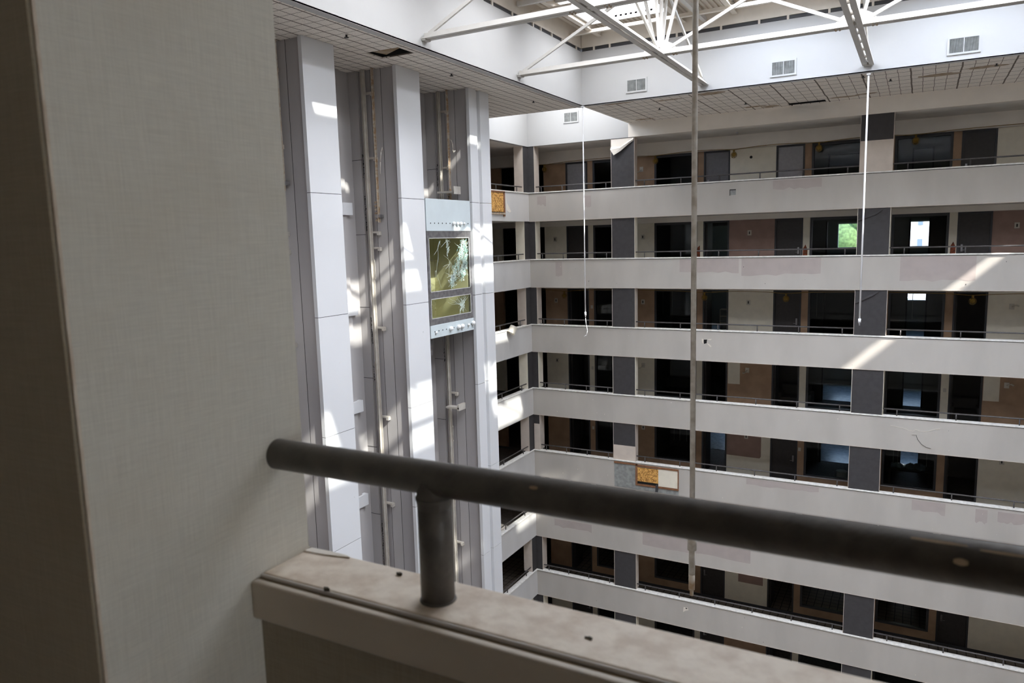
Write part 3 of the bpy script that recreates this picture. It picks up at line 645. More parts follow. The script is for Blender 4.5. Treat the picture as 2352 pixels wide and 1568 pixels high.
# blind wands hanging behind the windows
nb = 0
for k, xs in ((2, (-9.5, -9.1, -8.35, -3.4, -0.15)), (4, (-9.0, -8.75, -8.45, -8.1, -11.9, -3.2, -0.55, -0.4, 0.55)), (3, (-8.3,))):
    for i, x in enumerate(xs):
        MB().tube((x, YD+0.25, flz(k)+2.2), (x, YD+0.25, flz(k)+1.25), 0.010, M_plate, 6).build('blind_wand', label='thin pale blind wand behind a window, %s from the left, %s' % (ORD[i] if i else 'first', lev(k)), cat='blind wand', group='blind wands %d' % k)
MB().sheet([(-6.74, YD, flz(4)+0.95), (-5.38, YD, flz(4)+0.93), (-5.33, YD, flz(4)+1.0), (-5.33, YD, flz(4)+OPN_H-0.02), (-6.74, YD, flz(4)+OPN_H-0.02)], 0.004, (0, -1, 0), M_mauve).build('trim_42', kind='structure', label='brownish repair patch on the wide cream wall, fifth level down')
MB().box(-6.15, -5.15, YD-0.004, YD, flz(6)+0.98, flz(6)+1.75, M_mauve).build('trim_43', kind='structure', label='brownish repair patch on the wide cream wall, seventh level down')
MB().tube((-5.91, YD-0.006, 2.97), (-5.91, YD+0.001, 2.97), 0.055, M_groove, 12).build('wall_hole', label='small round dark hole in the wide cream wall, top level', cat='hole')
# ------------------------------------------------------------------ outside the room windows
MB().box(-120, 120, YF+2, 260, -22.0, -21.0, M_grass).build('ground', kind='structure')
fb = empty('apartment_building', (4.6, 92, -21), label='distant pink apartment block seen through a room window right of the right column', cat='building')
MB().box(-0.9, 11, 92, 104, -21, 5.2, M_bld).build('wall', parent=fb)
for zi in range(9):
    for xi, x in enumerate((-0.25, 2.6, 5.2, 7.8)):
        MB().box(x, x+0.45, 91.9, 92.05, -15.6+2.3*zi, -14.8+2.3*zi, M_bldw).build('window', parent=fb)
random.seed(5)
def tree(x, y, h, r, lab):
    e = empty('tree', (x, y, -21), label=lab, cat='tree', group='trees outside the windows')
    MB().tube((x, y, -21), (x, y, -21+h*0.6), 0.5, M_bark, 8, 0.25).build('trunk', parent=e)
    c = MB()
    for _ in range(16):
        a = random.random()*6.28; rr = r*random.random()*0.8
        c.ball((x+rr*math.cos(a), y+rr*math.sin(a), -21+h*0.62+h*0.36*random.random()), r*(0.35+0.25*random.random()), M_leaf, 10, 7)
    o = c.build('crown', parent=e)
for i, (x, y, h, r) in enumerate([(-16, 90, 22.5, 3.2), (-7.9, 93, 22.8, 3.4), (-24, 112, 25, 5), (-3.5, 66, 15, 3), (5.0, 76, 16, 3), (-10.5, 72, 17, 3), (-31, 96, 22, 5), (4, 56, 12, 2.6), (-17, 70, 15, 3)]):
    tree(x, y, h, r, 'green leafy tree outside the room windows, %s of nine' % (ORD[i] if i else 'first'))
# ------------------------------------------------------------------ lift tower
XT = -11.45; YP = [2.47, 5.67, 8.87, 12.05, 15.24]; JZ = [1.13-2.69*i for i in range(9)]
ZB2 = ZBOT
def pier(y0, y1, lab, groove=None):
    e = empty('lift_tower_pier', (XT, y0, ZBOT), label=lab, cat='pier', group='lift tower piers')
    edges = [ZS] + [j for j in JZ if j > ZBOT] + [ZBOT]
    spans = [(y0, y1)] if not groove else [(y0, groove[0]), (groove[1], y1)]
    for a, b in zip(edges[:-1], edges[1:]):
        p = MB()
        for s0, s1 in spans: p.box(XT-0.10, XT, s0, s1, b+0.006, a-0.006, M_panel)
        if groove: p.box(XT-0.16, XT-0.10, groove[0], groove[1], b+0.004, a-0.004, M_panel)
        p.build('facing_panel', parent=e)
    MB().box(-12.985, XT-0.101 if not groove else XT-0.161, y0+0.09, min(y1-0.005, 19.59), ZBOT, ZS-0.004, M_shaft).box(XT-0.101, XT-0.01, y0+0.006, spans[0][1]-0.006, ZBOT, ZS-0.01, M_groove).build('core', parent=e)
    return e
nmz = ['sixth from the corner', 'fifth from the corner', 'fourth from the corner', 'leftmost visible pier beside the near column', 'middle pier just left of the glass lift car']
for y, n in zip(YP, nmz): pier(y, y+0.98, 'tall white panelled tower pier, '+n)
pier(18.60, 19.72, 'tall white lift tower pier with a vertical groove, right of the glass lift car', (19.0, 19.20))
MB().box(-13.15, -13.0, 1.2, 19.72, ZBOT, ZS, M_shaft2).build('wall_shaft', kind='structure', label='back wall of the lift shafts')
MB().box(XC, XT-0.16, 19.60, 19.70, ZBOT, ZS, M_panel).build('wall_tower_end', kind='structure', label='end wall of the lift tower')
for bi, ys in enumerate([8.96, 12.14, 15.33, 18.69]):     # the side wall of each shaft faces the camera
    bn = ['first', 'second', 'third', 'fourth'][bi]
    g = MB()
    g.box(-13.0, -12.70, ys-0.06, ys, ZBOT, ZS, M_shaft2)
    zz = ZS
    for j in [2.15-1.9*i for i in range(13)]:
        if j > ZBOT: g.box(-13.0, -12.69, ys-0.064, ys, j, j+0.012, M_groove)
    g.box(-12.72, -12.68, ys-0.04, ys+0.0, ZBOT, ZS, M_shaft)
    g.box(-12.335, -12.325, ys-0.004, ys, ZBOT, ZS, M_groove).box(-12.0, -11.99, ys-0.004, ys, ZBOT, ZS, M_groove)
    # wide shallow panel steps
    g.box(-12.325, -12.0, ys-0.003, ys, ZBOT, ZS, M_shaft2)
    g.build('trim_8', kind='structure', label='panel joints on the side wall of the %s visible shaft' % bn)
    e = empty('guide_rail', (-12.48, ys, ZBOT), label='tall pale steel guide rail in the shaft %s' % ['behind the near column', 'just right of the near column', 'between the two white piers', 'with the glass lift car'][bi], cat='guide rail', group='main guide rails')
    MB().box(-12.54, -12.43, ys-0.09, ys-0.075, ZBOT, ZS, M_galv).box(-12.49, -12.475, ys-0.15, ys-0.09, ZBOT, ZS, M_galv).box(-12.54, -12.525, ys-0.13, ys-0.075, ZBOT, ZS, M_galv).build('rail', parent=e)
    z = 3.85
    zl = [3.75, 2.15, 0.28, -0.12, -2.2, -4.6, -7.0, -9.4, -11.8, -14.2, -16.6]
    for z in zl:
        MB().box(-12.52, -12.22, ys-0.075, ys-0.01, z, z+0.05, M_galv).box(-12.27, -12.20, ys-0.11, ys-0.01, z-0.05, z+0.04, M_galv).build('bracket', parent=e)
    for z in (-0.9, -6.1, -11.4):
        MB().box(-12.43, -12.40, ys-0.10, ys-0.085, z, z+0.5, M_galv).box(-12.41, -12.402, ys-0.103, ys-0.10, z+0.05, z+0.45, M_groove).build('splice_plate', parent=e)
    MB().box(-12.575, -12.56, ys-0.06, ys-0.005, -30 if ZBOT < -30 else ZBOT, -4.9, M_rust).build('rusted_edge', parent=e)
    # short counterweight rail ending part-way
    zb = 0.55 if bi == 2 else (1.2 if bi == 1 else 0.9)
    e2 = empty('counterweight_rail', (-12.17, ys, zb), label='short rusty rail ending mid-shaft in the shaft %s' % ['behind the near column', 'just right of the near column', 'between the two white piers', 'with the glass lift car'][bi], cat='guide rail', group='counterweight rails')
    MB().box(-12.20, -12.13, ys-0.13, ys-0.115, zb, ZS, M_rust).box(-12.17, -12.16, ys-0.17, ys-0.13, zb, ZS, M_rust).build('rail', parent=e2)
    cl = MB().box(-12.24, -12.10, ys-0.16, ys-0.01, zb+0.12, zb+0.2, M_metal)
    for t in range(6): cl.tube((-12.24, ys-0.16, zb+0.05+t*0.09), (-12.24, ys-0.05, zb+0.08+t*0.09), 0.028, M_rust, 8)
    cl.build('roller_guide', parent=e2)
    # peeling dark flakes beside the box
    random.seed(20+bi); pf = MB()
    for (za, zb_) in ((2.3, 1.7), (1.3, 0.4), (-1.9, -2.6), (-3.2, -3.6), (-7.5, -9.5)):
        z = za
        while z > zb_:
            s_ = 0.02+0.03*random.random(); x = -12.66+0.02*random.random()
            pf.poly([(x, ys-0.068, z), (x+s_, ys-0.072, z-s_*0.6), (x+s_*0.3, ys-0.078, z-s_*1.6)], M_groove); z -= 0.05*random.random()+0.02
    pf.build('trim_9', kind='stuff' if False else 'structure', label='peeling dark sealant in the %s visible shaft' % bn)
for bi, (ya, yb) in enumerate(((9.85, 12.14), (13.03, 15.33))):     # floor beam stubs at the back of each shaft
    for i in range(9):
        z = 1.07-2.585*i
        MB().box(-13.0, -12.86, ya+0.01, (15.02 if bi else 11.85), z-0.31, z, M_panel).build('beam_stub', label='white beam stub %s, %s from the top' % ('between the two white piers' if bi else 'just right of the near column', 'first' if i == 0 else ORD[i]), cat='beam', group='shaft beam stubs')
    MB().box(-13.0, -12.93, ya-0.3, (14.86 if bi else 11.7), ZBOT, ZS, M_shaft2).build('trim_8', kind='structure', label='pale strip at the back of a shaft')
MB().path([(-12.02, 15.30, 2.35), (-11.95, 15.20, 2.40), (-11.93, 15.12, 2.28), (-12.0, 15.16, 2.05), (-12.05, 15.2, 1.75)], 0.012, M_galv, 6).build('loose_cable', label='short loose cable hanging in the shaft between the two white piers', cat='cable')
MB().path([(-12.10, 18.52, 2.95), (-12.0, 18.45, 2.92), (-11.92, 18.40, 2.80), (-11.90, 18.38, 2.62), (-11.86, 18.36, 2.55), (-11.82, 18.36, 2.60)], 0.012, M_galv, 6).build('loose_cable', label='curled loose cable in the shaft above the glass lift car', cat='cable')
MB().box(-12.42, -11.85, 18.26, 18.50, 1.42, 1.47, M_galv).box(-11.88, -11.84, 18.26, 18.62, 1.38, 1.60, M_galv).build('steel_bracket', label='long pale steel bracket across the shaft just above the glass lift car', cat='bracket')
MB().box(-12.42, -11.95, 18.26, 18.50, -4.98, -4.93, M_galv).box(-12.0, -11.94, 18.26, 18.62, -5.03, -4.84, M_galv).build('steel_bracket', label='long pale steel bracket across the shaft below the glass lift car', cat='bracket')

# ------------------------------------------------------------------ glass lift car
YA, YB2 = 16.34, 18.56; XCAR = -11.50
car = empty('lift_car', (-12.1, 17.45, -2.58), label='glass-fronted lift car with shattered panes stopped between two white piers', cat='lift car')
MB().box(XCAR-0.06, XCAR, YA, YB2, 0.31, 1.17, M_carp).box(XCAR-1.3, XCAR-0.06, YA+0.03, YB2-0.12, 0.31, 0.40, M_carp).box(XCAR-1.3, XCAR-0.06, YA, YA+0.03, 0.31, 1.17, M_carp).box(XCAR-1.3, XCAR-0.06, YB2-0.12, YB2-0.09, 0.31, 1.17, M_carp).build('top_panel', parent=car, bevel=0.006)
sk = MB().box(XCAR-0.06, XCAR, YA, YB2, -2.58, -2.23, M_carp).box(XCAR-1.3, XCAR-0.06, YA, YB2-0.09, -2.32, -2.23, M_carp).build('skirt_panel', parent=car, bevel=0.006)
fr = MB(); X0, X1 = XCAR-0.09, XCAR-0.015
for q in ((YA, YA+0.085, -2.23, 0.31), (YB2-0.10, YB2, -2.23, 0.31), (YA+0.085, YB2-0.10, 0.13, 0.31), (YA+0.085, YB2-0.10, -1.51, -1.33), (YA+0.085, YB2-0.10, -2.23, -2.06)): fr.box(X0, X1, q[0], q[1], q[2], q[3], M_metal)
fr.build('window_frame', parent=car)
bd = MB()
for (a, b, c, d) in ((YA+0.085, YB2-0.10, -1.33, 0.13), (YA+0.085, YB2-0.10, -2.06, -1.51)):
    for q in ((a, a+0.018, c, d), (b-0.018, b, c, d), (a, b, d-0.018, d), (a, b, c, c+0.018)): bd.box(X1-0.005, X1+0.008, q[0], q[1], q[2], q[3], M_white)
bd.build('window_bead', parent=car)
GXp = XCAR-0.05
gl = MB().box(GXp-0.01, GXp, YA+0.08, YB2-0.09, -1.34, 0.14, M_cglass).build('upper_pane', parent=car)
gl2 = MB().box(GXp-0.01, GXp, YA+0.08, YB2-0.09, -2.07, -1.50, M_cglass).build('lower_pane', parent=car)
random.seed(42)
def crackset(mb, cy_, cz, n, L_, lim, m, w0=0.0045, bias=None):
    y0, y1, z0, z1 = lim
    for _ in range(n):
        a = random.random()*2*math.pi if bias is None else random.gauss(bias[0], bias[1]); l = L_*(0.15+random.random()**1.6)
        y, z = cy_+random.gauss(0, 0.03), cz+random.gauss(0, 0.03); st_ = max(2, int(l/0.07))
        for s_ in range(st_):
            a += random.gauss(0, 0.16); y2, z2 = y+math.cos(a)*l/st_, z+math.sin(a)*l/st_
            if not (y0 < y2 < y1 and z0 < z2 < z1): break
            mb.bar((GXp+0.003, y, z), (GXp+0.003, y2, z2), w0*(1-0.6*s_/st_), 0.004, m, upv=(1, 0, 0)); y, z = y2, z2
    return mb
LU = (YA+0.10, YB2-0.115, -1.31, 0.11); LL = (YA+0.10, YB2-0.115, -2.04, -1.53)
def shards(mb, pts, n, sp, lim, m, w0, l0=0.05):
    for _ in range(n):
        i = random.randrange(len(pts)-1); t = random.random(); y = pts[i][0]*(1-t)+pts[i+1][0]*t+random.gauss(0, sp); z = pts[i][1]*(1-t)+pts[i+1][1]*t+random.gauss(0, sp*1.2)
        a = random.gauss(1.05, 0.75); l = l0*(0.4+1.4*random.random()); y2, z2 = y+math.cos(a)*l, z+math.sin(a)*l
        if lim[0] < y < lim[1] and lim[2] < z < lim[3] and lim[0] < y2 < lim[1] and lim[2] < z2 < lim[3]: mb.bar((GXp+0.003, y, z), (GXp+0.003, y2, z2), w0*(0.4+random.random()), 0.004, m, upv=(1, 0, 0))
ck = MB()
for (y, z, n, l) in ((17.62, -0.95, 34, 0.45), (18.20, -0.72, 30, 0.40), (18.12, -0.25, 18, 0.55), (17.45, -0.6, 9, 0.45), (17.38, 0.05, 8, 0.35), (18.28, 0.0, 10, 0.45)): crackset(ck, y, z, n, l, LU, M_crack)
BAND_ = [(17.55, -1.2), (17.62, -0.95), (17.75, -0.75), (17.95, -0.5), (18.12, -0.25), (18.22, 0.02)]; B2_ = [(18.05, -1.05), (18.2, -0.72), (18.3, -0.45), (18.36, -0.1)]
shards(ck, BAND_, 190, 0.055, LU, M_crack, 0.008); shards(ck, B2_, 160, 0.055, LU, M_crack, 0.008); shards(ck, [(17.5, -1.1), (17.72, -0.86)], 80, 0.05, LU, M_crack, 0.011, 0.035); shards(ck, [(18.1, -0.85), (18.3, -0.6)], 75, 0.05, LU, M_crack, 0.011, 0.035)
shards(ck, [(17.28, 0.08), (17.42, -0.12), (17.35, -0.4)], 40, 0.03, LU, M_crack, 0.007)
crackset(ck, 17.0, 0.05, 3, 0.9, LU, M_crack, 0.0045, (-1.9, 0.2)); crackset(ck, 17.9, -0.9, 14, 1.0, LU, M_crack, 0.0045, (1.2, 0.35)); crackset(ck, 17.6, -1.0, 14, 0.6, LU, M_crack, 0.0045, (-2.0, 0.25)); crackset(ck, 16.75, -0.75, 3, 0.5, LU, M_crack, 0.0045, (-1.3, 0.1))
ck.build('crack', parent=gl)
cg = MB(); shards(cg, BAND_, 150, 0.08, LU, M_crackg, 0.012); shards(cg, B2_, 170, 0.08, LU, M_crackg, 0.013)
cg.build('crack', parent=gl, label='greenish crushed glass')
ck = MB(); crackset(ck, 18.05, -1.82, 16, 0.45, LL, M_crack); shards(ck, [(17.95, -1.9), (18.1, -1.75)], 60, 0.05, LL, M_crack, 0.006); crackset(ck, 18.0, -1.8, 9, 0.9, LL, M_crack, 0.0045, (2.2, 0.5)); crackset(ck, 18.1, -1.75, 8, 0.5, LL, M_crack, 0.0045, (1.0, 0.2)); ck.build('crack', parent=gl2)
it = MB().box(XCAR-1.3, XCAR-1.25, YA+0.03, YB2-0.12, -2.23, 0.31, M_cari).box(XCAR-1.25, XCAR-0.1, YA, YA+0.04, -2.23, 0.31, M_cari).box(XCAR-1.25, XCAR-0.1, YB2-0.12, YB2-0.09, -2.23, 0.31, M_cari).box(XCAR-1.25, XCAR-0.1, YA+0.04, YB2-0.12, -2.24, -2.20, M_cari)
it.build('interior', parent=car)
MB().tube((XCAR-1.17, YA+0.1, -0.52), (XCAR-1.17, YB2-0.13, -0.52), 0.02, M_plate, 8).build('handrail', parent=car)
dm = MB()
for r in range(4):
    for t in range(13): dm.ball((XCAR-1.245, YA+0.16+t*0.158, -2.0+r*0.13), 0.03, M_cari, 8, 5)
dm.build('studs', parent=car)
for i in range(11):
    y = YA+0.19+i*0.188
    for z in (0.52, -2.40): MB().tube((XCAR-0.002, y, z), (XCAR+0.010, y, z), 0.016, M_groove, 8).build('lamp_socket', parent=car)
for i, (y, z, r) in enumerate(((17.61, 0.52, 0.05), (17.80, 0.52, 0.05), (17.98, 0.52, 0.05), (18.18, 0.52, 0.035), (17.28, -2.40, 0.065), (17.68, -2.40, 0.065), (17.87, -2.40, 0.065), (18.46, -2.37, 0.065), (16.56, -2.43, 0.035), (18.23, -2.40, 0.035))):
    MB().ball((XCAR+0.045 if r > 0.04 else XCAR+0.03, y, z), r, M_bulb, 14, 10).build('globe_lamp', parent=car)
MB().tube((XCAR-0.7, 17.3, -2.6), (XCAR-0.7, 17.3, -3.2), 0.06, M_metal, 10).box(XCAR-0.9, XCAR-0.4, 17.0, 17.6, -2.62, -2.32, M_metal).build('guide_shoe', parent=car)

# ------------------------------------------------------------------ hanging rods
def rod(x, y, z0, z1, r, lab, m, kind):
    e = empty('hanging_rod', (x, y, z1), label=lab, cat='rod')
    MB().tube((x, y, z0), (x, y, z1), r, m, 12).build('rod', parent=e)
    if kind == 'thin': MB().tube((x, y, z1), (x, y, z1-0.12), r*1.6, m, 12).tube((x, y, z1-0.12), (x, y, z1-0.20), r*0.9, M_metal, 10).build('end_fitting', parent=e)
    else:
        f = MB().tube((x, y, z1+0.42), (x, y, z1+0.30), r*1.7, m, 14).tube((x-0.018, y, z1+0.32), (x-0.018, y, z1+0.08), r*0.35, M_galv, 8).tube((x+0.018, y, z1+0.32), (x+0.018, y, z1+0.08), r*0.35, M_galv, 8).tube((x, y, z1+0.10), (x, y, z1-0.02), r*1.2, M_rust, 12).tube((x, y, z1-0.02), (x, y, z1-0.07), r*0.7, M_rust, 10)
        f.build('turnbuckle', parent=e)
    MB().box(x-0.05, x+0.05, y-0.05, y+0.05, z0-0.03, z0, m).build('ceiling_plate', parent=e)
    return e
e = rod(-10.13+0.13, WY1-0.02, 4.35, -2.50, 0.021, 'thin white rod hanging from the left corner of the light well', M_rod, 'thin')
MB().path([(-10.0, WY1-0.02, -2.70), (-9.97, WY1-0.02, -2.95), (-9.93, WY1-0.02, -3.15), (-9.97, WY1-0.03, -3.30), (-10.06, WY1-0.03, -3.35)], 0.012, M_rod, 6).build('cord', parent=e)
rod(-1.44, WY1-0.02, 4.30, -2.50, 0.024, 'thin white rod hanging below the right-hand truss end', M_rod, 'thin')
rod(-1.435, 5.37, 4.33, -2.68, 0.0205, 'long worn grey rod hanging nearest the camera, crossing the whole photo', M_roddk, 'thick')
# ------------------------------------------------------------------ air vents, sprinklers
def vent(x, y, z, w_, h_, lab, wall_y):
    e = empty('air_vent', (x, wall_y, z), label=lab, cat='air vent')
    f = MB()
    for q in ((x-w_/2-0.05, x+w_/2+0.05, z+h_/2, z+h_/2+0.05), (x-w_/2-0.05, x+w_/2+0.05, z-h_/2-0.05, z-h_/2), (x-w_/2-0.05, x-w_/2, z-h_/2, z+h_/2), (x+w_/2, x+w_/2+0.05, z-h_/2, z+h_/2), (x-0.01, x+0.01, z-h_/2, z+h_/2)): f.box(q[0], q[1], wall_y-0.03, wall_y, q[2], q[3], M_white)
    f.build('frame', parent=e)
    MB().box(x-w_/2, x+w_/2, wall_y-0.004, wall_y, z-h_/2, z+h_/2, M_groove).build('backing', parent=e)
    s_ = MB(); n = 26
    for i in range(n): q = x-w_/2+(i+0.5)*w_/n; s_.box(q-0.006, q+0.006, wall_y-0.025, wall_y-0.004, z-h_/2, z+h_/2, M_conc)
    s_.build('slats', parent=e)
vent(-8.14, 0, 4.80, 0.60, 0.34, 'small air vent on the back light well wall, left of the worn rod', WY1)
vent(-3.69, 0, 4.75, 0.62, 0.36, 'air vent on the back light well wall, between the worn rod and the right-hand truss', WY1)
vent(0.79, 0, 4.75, 0.66, 0.36, 'air vent on the back light well wall at the right, the rightmost of the vents', WY1)
vent(-12.42, 0, 4.46+0.35, 0.56, 0.34, 'air vent on the white corner wall below the soffit', YB)
sp = [(-12.2, 13.2, 'left'), (-10.7, 12.6, 'left'), (-10.9, 16.9, 'left'), (-10.9, 21.6, 'left'), (-8.0, 25.4, 'back'), (-5.3, 26.2, 'back'), (-1.6, 23.9, 'back'), (-0.95, 24.9, 'back'), (1.6, 24.4, 'back')]
s0 = None
for i, (x, y, n) in enumerate(sp):
    lab = 'small dark sprinkler head under the tiled soffit, %s from the left' % ('first' if i == 0 else ORD[i])
    if s0 is None: s0 = MB().tube((x, y, ZS-0.05), (x, y, ZS), 0.02, M_frame, 8).tube((x, y, ZS-0.06), (x, y, ZS-0.05), 0.05, M_frame, 10).build('sprinkler_head', label=lab, cat='sprinkler', group='sprinkler heads'); b0 = (x, y)
    else: dup(s0, (x-b0[0], y-b0[1], 0), lab)
MB().ball((-6.2, 29.2, 3.78), 0.05, M_white, 12, 8).build('smoke_detector', label='small white smoke detector under the top corridor ceiling', cat='smoke detector')

# ------------------------------------------------------------------ damage and patches on the balcony fronts
def pboard(x0, x1, z0, z1, seed, wave=0.04):
    random.seed(seed); p = [(x0, YB-0.003, z1), (x1, YB-0.003, z1)]; n = 9
    for i in range(n+1): p.append((x1+(x0-x1)*i/n+(0.02*random.random() if 0 < i < n else 0), YB-0.003, z0+wave*random.random()))
    return p
pt = [(-4.66, -3.05, 1.50, 1.85, 0), (-14.0, -13.6, 1.35, 1.78, 0), (-5.7, -3.0, -1.52, -0.87, 1), (-0.55, 1.6, -1.72, -0.87, 1), (-13.22, -12.92, -1.56, -0.92, 1), (-8.0, -5.8, -1.42, -0.87, 1), (-5.4, -2.85, -9.42, -9.15, 4), (0.12, 1.12, -9.60, -9.17, 4), (1.98, 2.32, -9.70, -9.20, 4), (-13.5, -11.75, -12.45, -12.05, 5), (-9.5, -5.2, -12.55, -12.0, 5), (-11.9, -11.6, 1.2, 1.7, 0), (2.6, 3.4, -9.6, -9.2, 4)]
for i, (a, b, c, d, k) in enumerate(pt):
    m = MB(); m.sheet(pboard(a, b, c, d, i+50, 0.10), 0.003, (0, 1, 0), M_patch); m.build('trim_%d' % (20+i), kind='structure', label='pinkish repair paint patch on the back balcony front, '+lev(k))
# left end parapet opening with strand board, top level
e = empty('parapet_opening', (XC, 25.4, 1.4), label='wood-framed strand board opening in the top left balcony front', cat='opening')
MB().box(XC, XC+0.02, 24.2, 25.70, 1.12, 1.86, M_osb).build('strand_board', parent=e)
MB().box(XC, XC+0.035, 25.70, 25.82, 0.95, 1.90, M_wood).box(XC, XC+0.035, 24.2, 25.82, 1.86, 1.92, M_wood).box(XC, XC+0.04, 24.2, 25.82, 1.02, 1.09, M_rust).box(XC, XC+0.01, 24.2, 25.70, 1.09, 1.12, M_black).build('wood_frame', parent=e)
MB().sheet([(XC, 25.95, 1.75), (XC, 26.0, 1.5), (XC, 26.35, 1.15), (XC, 26.2, 1.1), (XC, 25.95, 1.2)], 0.004, (1, 0, 0), M_fas).build('bare_patch', parent=e)
# exposed concrete and openings on level E
zt = capz(4)-0.05
e = empty('parapet_opening', (-9.4, YB, zt-0.6), label='broken balcony front with bare concrete and strand board below the left column', cat='opening')
MB().sheet([(-10.70, YB-0.01, zt-0.10), (-9.78, YB-0.01, zt-0.10), (-9.78, YB-0.01, zt-0.9), (-8.0, YB-0.01, zt-0.9), (-8.0, YB-0.01, zt-1.12), (-10.70, YB-0.01, zt-1.10)], 0.01, (0, 1, 0), M_conc).build('bare_concrete', parent=e)
MB().box(-9.70, -8.83, YB-0.015, YB+0.01, zt-0.74, zt-0.16, M_osb).build('strand_board', parent=e)
MB().box(-9.70, -8.83, YB-0.012, YB+0.01, zt-0.84, zt-0.74, M_black).build('dark_gap', parent=e)
MB().box(-8.83, -8.04, YB-0.018, YB+0.01, zt-0.84, zt-0.12, M_creamw).build('cream_panel', parent=e)
MB().box(-9.78, -9.70, YB-0.04, YB, zt-0.92, zt-0.04, M_wood).box(-9.70, -8.0, YB-0.04, YB, zt-0.12, zt-0.05, M_wood).box(-9.70, -8.0, YB-0.04, YB, zt-0.92, zt-0.85, M_wood).box(-10.7, -9.70, YB-0.04, YB, zt-0.09, zt-0.03, M_wood).box(-8.04, -8.0, YB-0.03, YB, zt-0.85, zt-0.12, M_wood).build('wood_frame', parent=e)
MB().sheet([(-8.93, YB-0.045, zt-0.80), (-8.83, YB-0.05, zt-0.74), (-8.83, YB-0.05, zt-1.08), (-8.95, YB-0.045, zt-1.10)], 0.01, (0, -1, 0), M_frame).build('hanging_strip', parent=e)
# square recess, ragged hole, impact crack
e = empty('wall_recess', (-6.04, YB, 1.52), label='small square recess cut in the top balcony front right of the worn rod', cat='hole')
MB().box(-6.14, -5.94, YB-0.006, YB, 1.43, 1.61, M_conc).build('back', parent=e)
MB().box(-6.16, -6.14, YB-0.012, YB, 1.41, 1.63, M_groove).box(-6.14, -5.94, YB-0.012, YB, 1.60, 1.63, M_groove).build('edge', parent=e)
e = empty('wall_hole', (-7.0, YB, -4.0), label='ragged black hole with white torn edges, balcony front third level down', cat='hole')
MB().sheet([(-7.07, YB-0.004, -3.92), (-6.93, YB-0.004, -3.91), (-6.95, YB-0.004, -4.05), (-7.05, YB-0.004, -4.08)], 0.004, (0, 1, 0), M_black).build('void', parent=e)
MB().sheet([(-7.13, YB-0.008, -3.88), (-7.06, YB-0.008, -3.91), (-7.06, YB-0.008, -4.09), (-7.12, YB-0.008, -4.02)], 0.006, (0, -1, 0), M_flake).sheet([(-6.95, YB-0.008, -3.9), (-6.75, YB-0.008, -3.88), (-6.8, YB-0.008, -3.93)], 0.006, (0, -1, 0), M_flake).sheet([(-6.94, YB-0.008, -4.05), (-6.8, YB-0.008, -4.2), (-6.76, YB-0.008, -4.16), (-6.85, YB-0.008, -4.08)], 0.006, (0, -1, 0), M_flake).build('torn_edge', parent=e)
e = empty('wall_crack', (0.1, YB, -6.7), label='long white crack with a drooping wire in the balcony front, fourth level down', cat='crack')
cr_ = MB(); pts = [(-0.63, -6.63), (-0.4, -6.66), (-0.2, -6.69), (-0.08, -6.74), (0.05, -6.75), (0.14, -6.70), (0.28, -6.75), (0.45, -6.74), (0.62, -6.66), (0.85, -6.60)]
for a, b in zip(pts[:-1], pts[1:]): cr_.bar((a[0], YB-0.004, a[1]), (b[0], YB-0.004, b[1]), 0.012, 0.006, M_flake, upv=(0, 1, 0))
cr_.build('torn_edge', parent=e)
MB().box(0.02, 0.16, YB-0.02, YB, -6.88, -6.80, M_par).build('bracket', parent=e)
MB().path([(0.15, YB-0.02, -6.88), (0.2, YB-0.02, -7.02), (0.32, YB-0.02, -7.18), (0.46, YB-0.02, -7.27), (0.60, YB-0.02, -7.30)], 0.006, M_groove, 6).build('wire', parent=e)
e = empty('wall_hole', (-7.69, YB, -14.96), label='small white chipped hole in the seventh balcony front down, under the worn rod', cat='hole')
MB().sheet([(-7.78, YB-0.004, -14.86), (-7.62, YB-0.004, -14.84), (-7.58, YB-0.004, -14.95), (-7.70, YB-0.004, -15.0), (-7.80, YB-0.004, -15.08)], 0.004, (0, -1, 0), M_flake).box(-7.70, -7.63, YB-0.012, YB-0.008, -14.91, -14.87, M_groove).build('torn_edge', parent=e)
random.seed(9); ch = MB()
for _ in range(60):
    x = random.uniform(-14, 3); k = random.choice([1, 2, 3, 4, 6]); z = capz(k)-0.15-0.95*random.random(); s_ = 0.012+0.02*random.random()
    ch.sheet([(x, YB-0.003, z), (x+s_, YB-0.003, z+s_*0.4), (x+s_*0.5, YB-0.003, z-s_*1.2)], 0.002, (0, -1, 0), M_flake if random.random() < 0.7 else M_groove)
ch.build('trim_40', kind='structure', label='scattered chips in the back balcony fronts')
ch = MB()
for _ in range(14):
    zc = random.choice([0.2, 0.4, -3.5, -6.9, -12.9]) ; y0 = random.choice([12.2, 15.4]); y = y0+random.random()*0.8; z = random.uniform(-11, -2); s_ = 0.01+0.015*random.random()
    ch.sheet([(XT+0.001, y, z), (XT+0.001, y+s_, z+s_*0.4), (XT+0.001, y+s_*0.5, z-s_*1.8)], 0.002, (1, 0, 0), M_flake if random.random() < 0.5 else M_conc)
ch.build('trim_41', kind='structure', label='small chips in the lift tower piers')
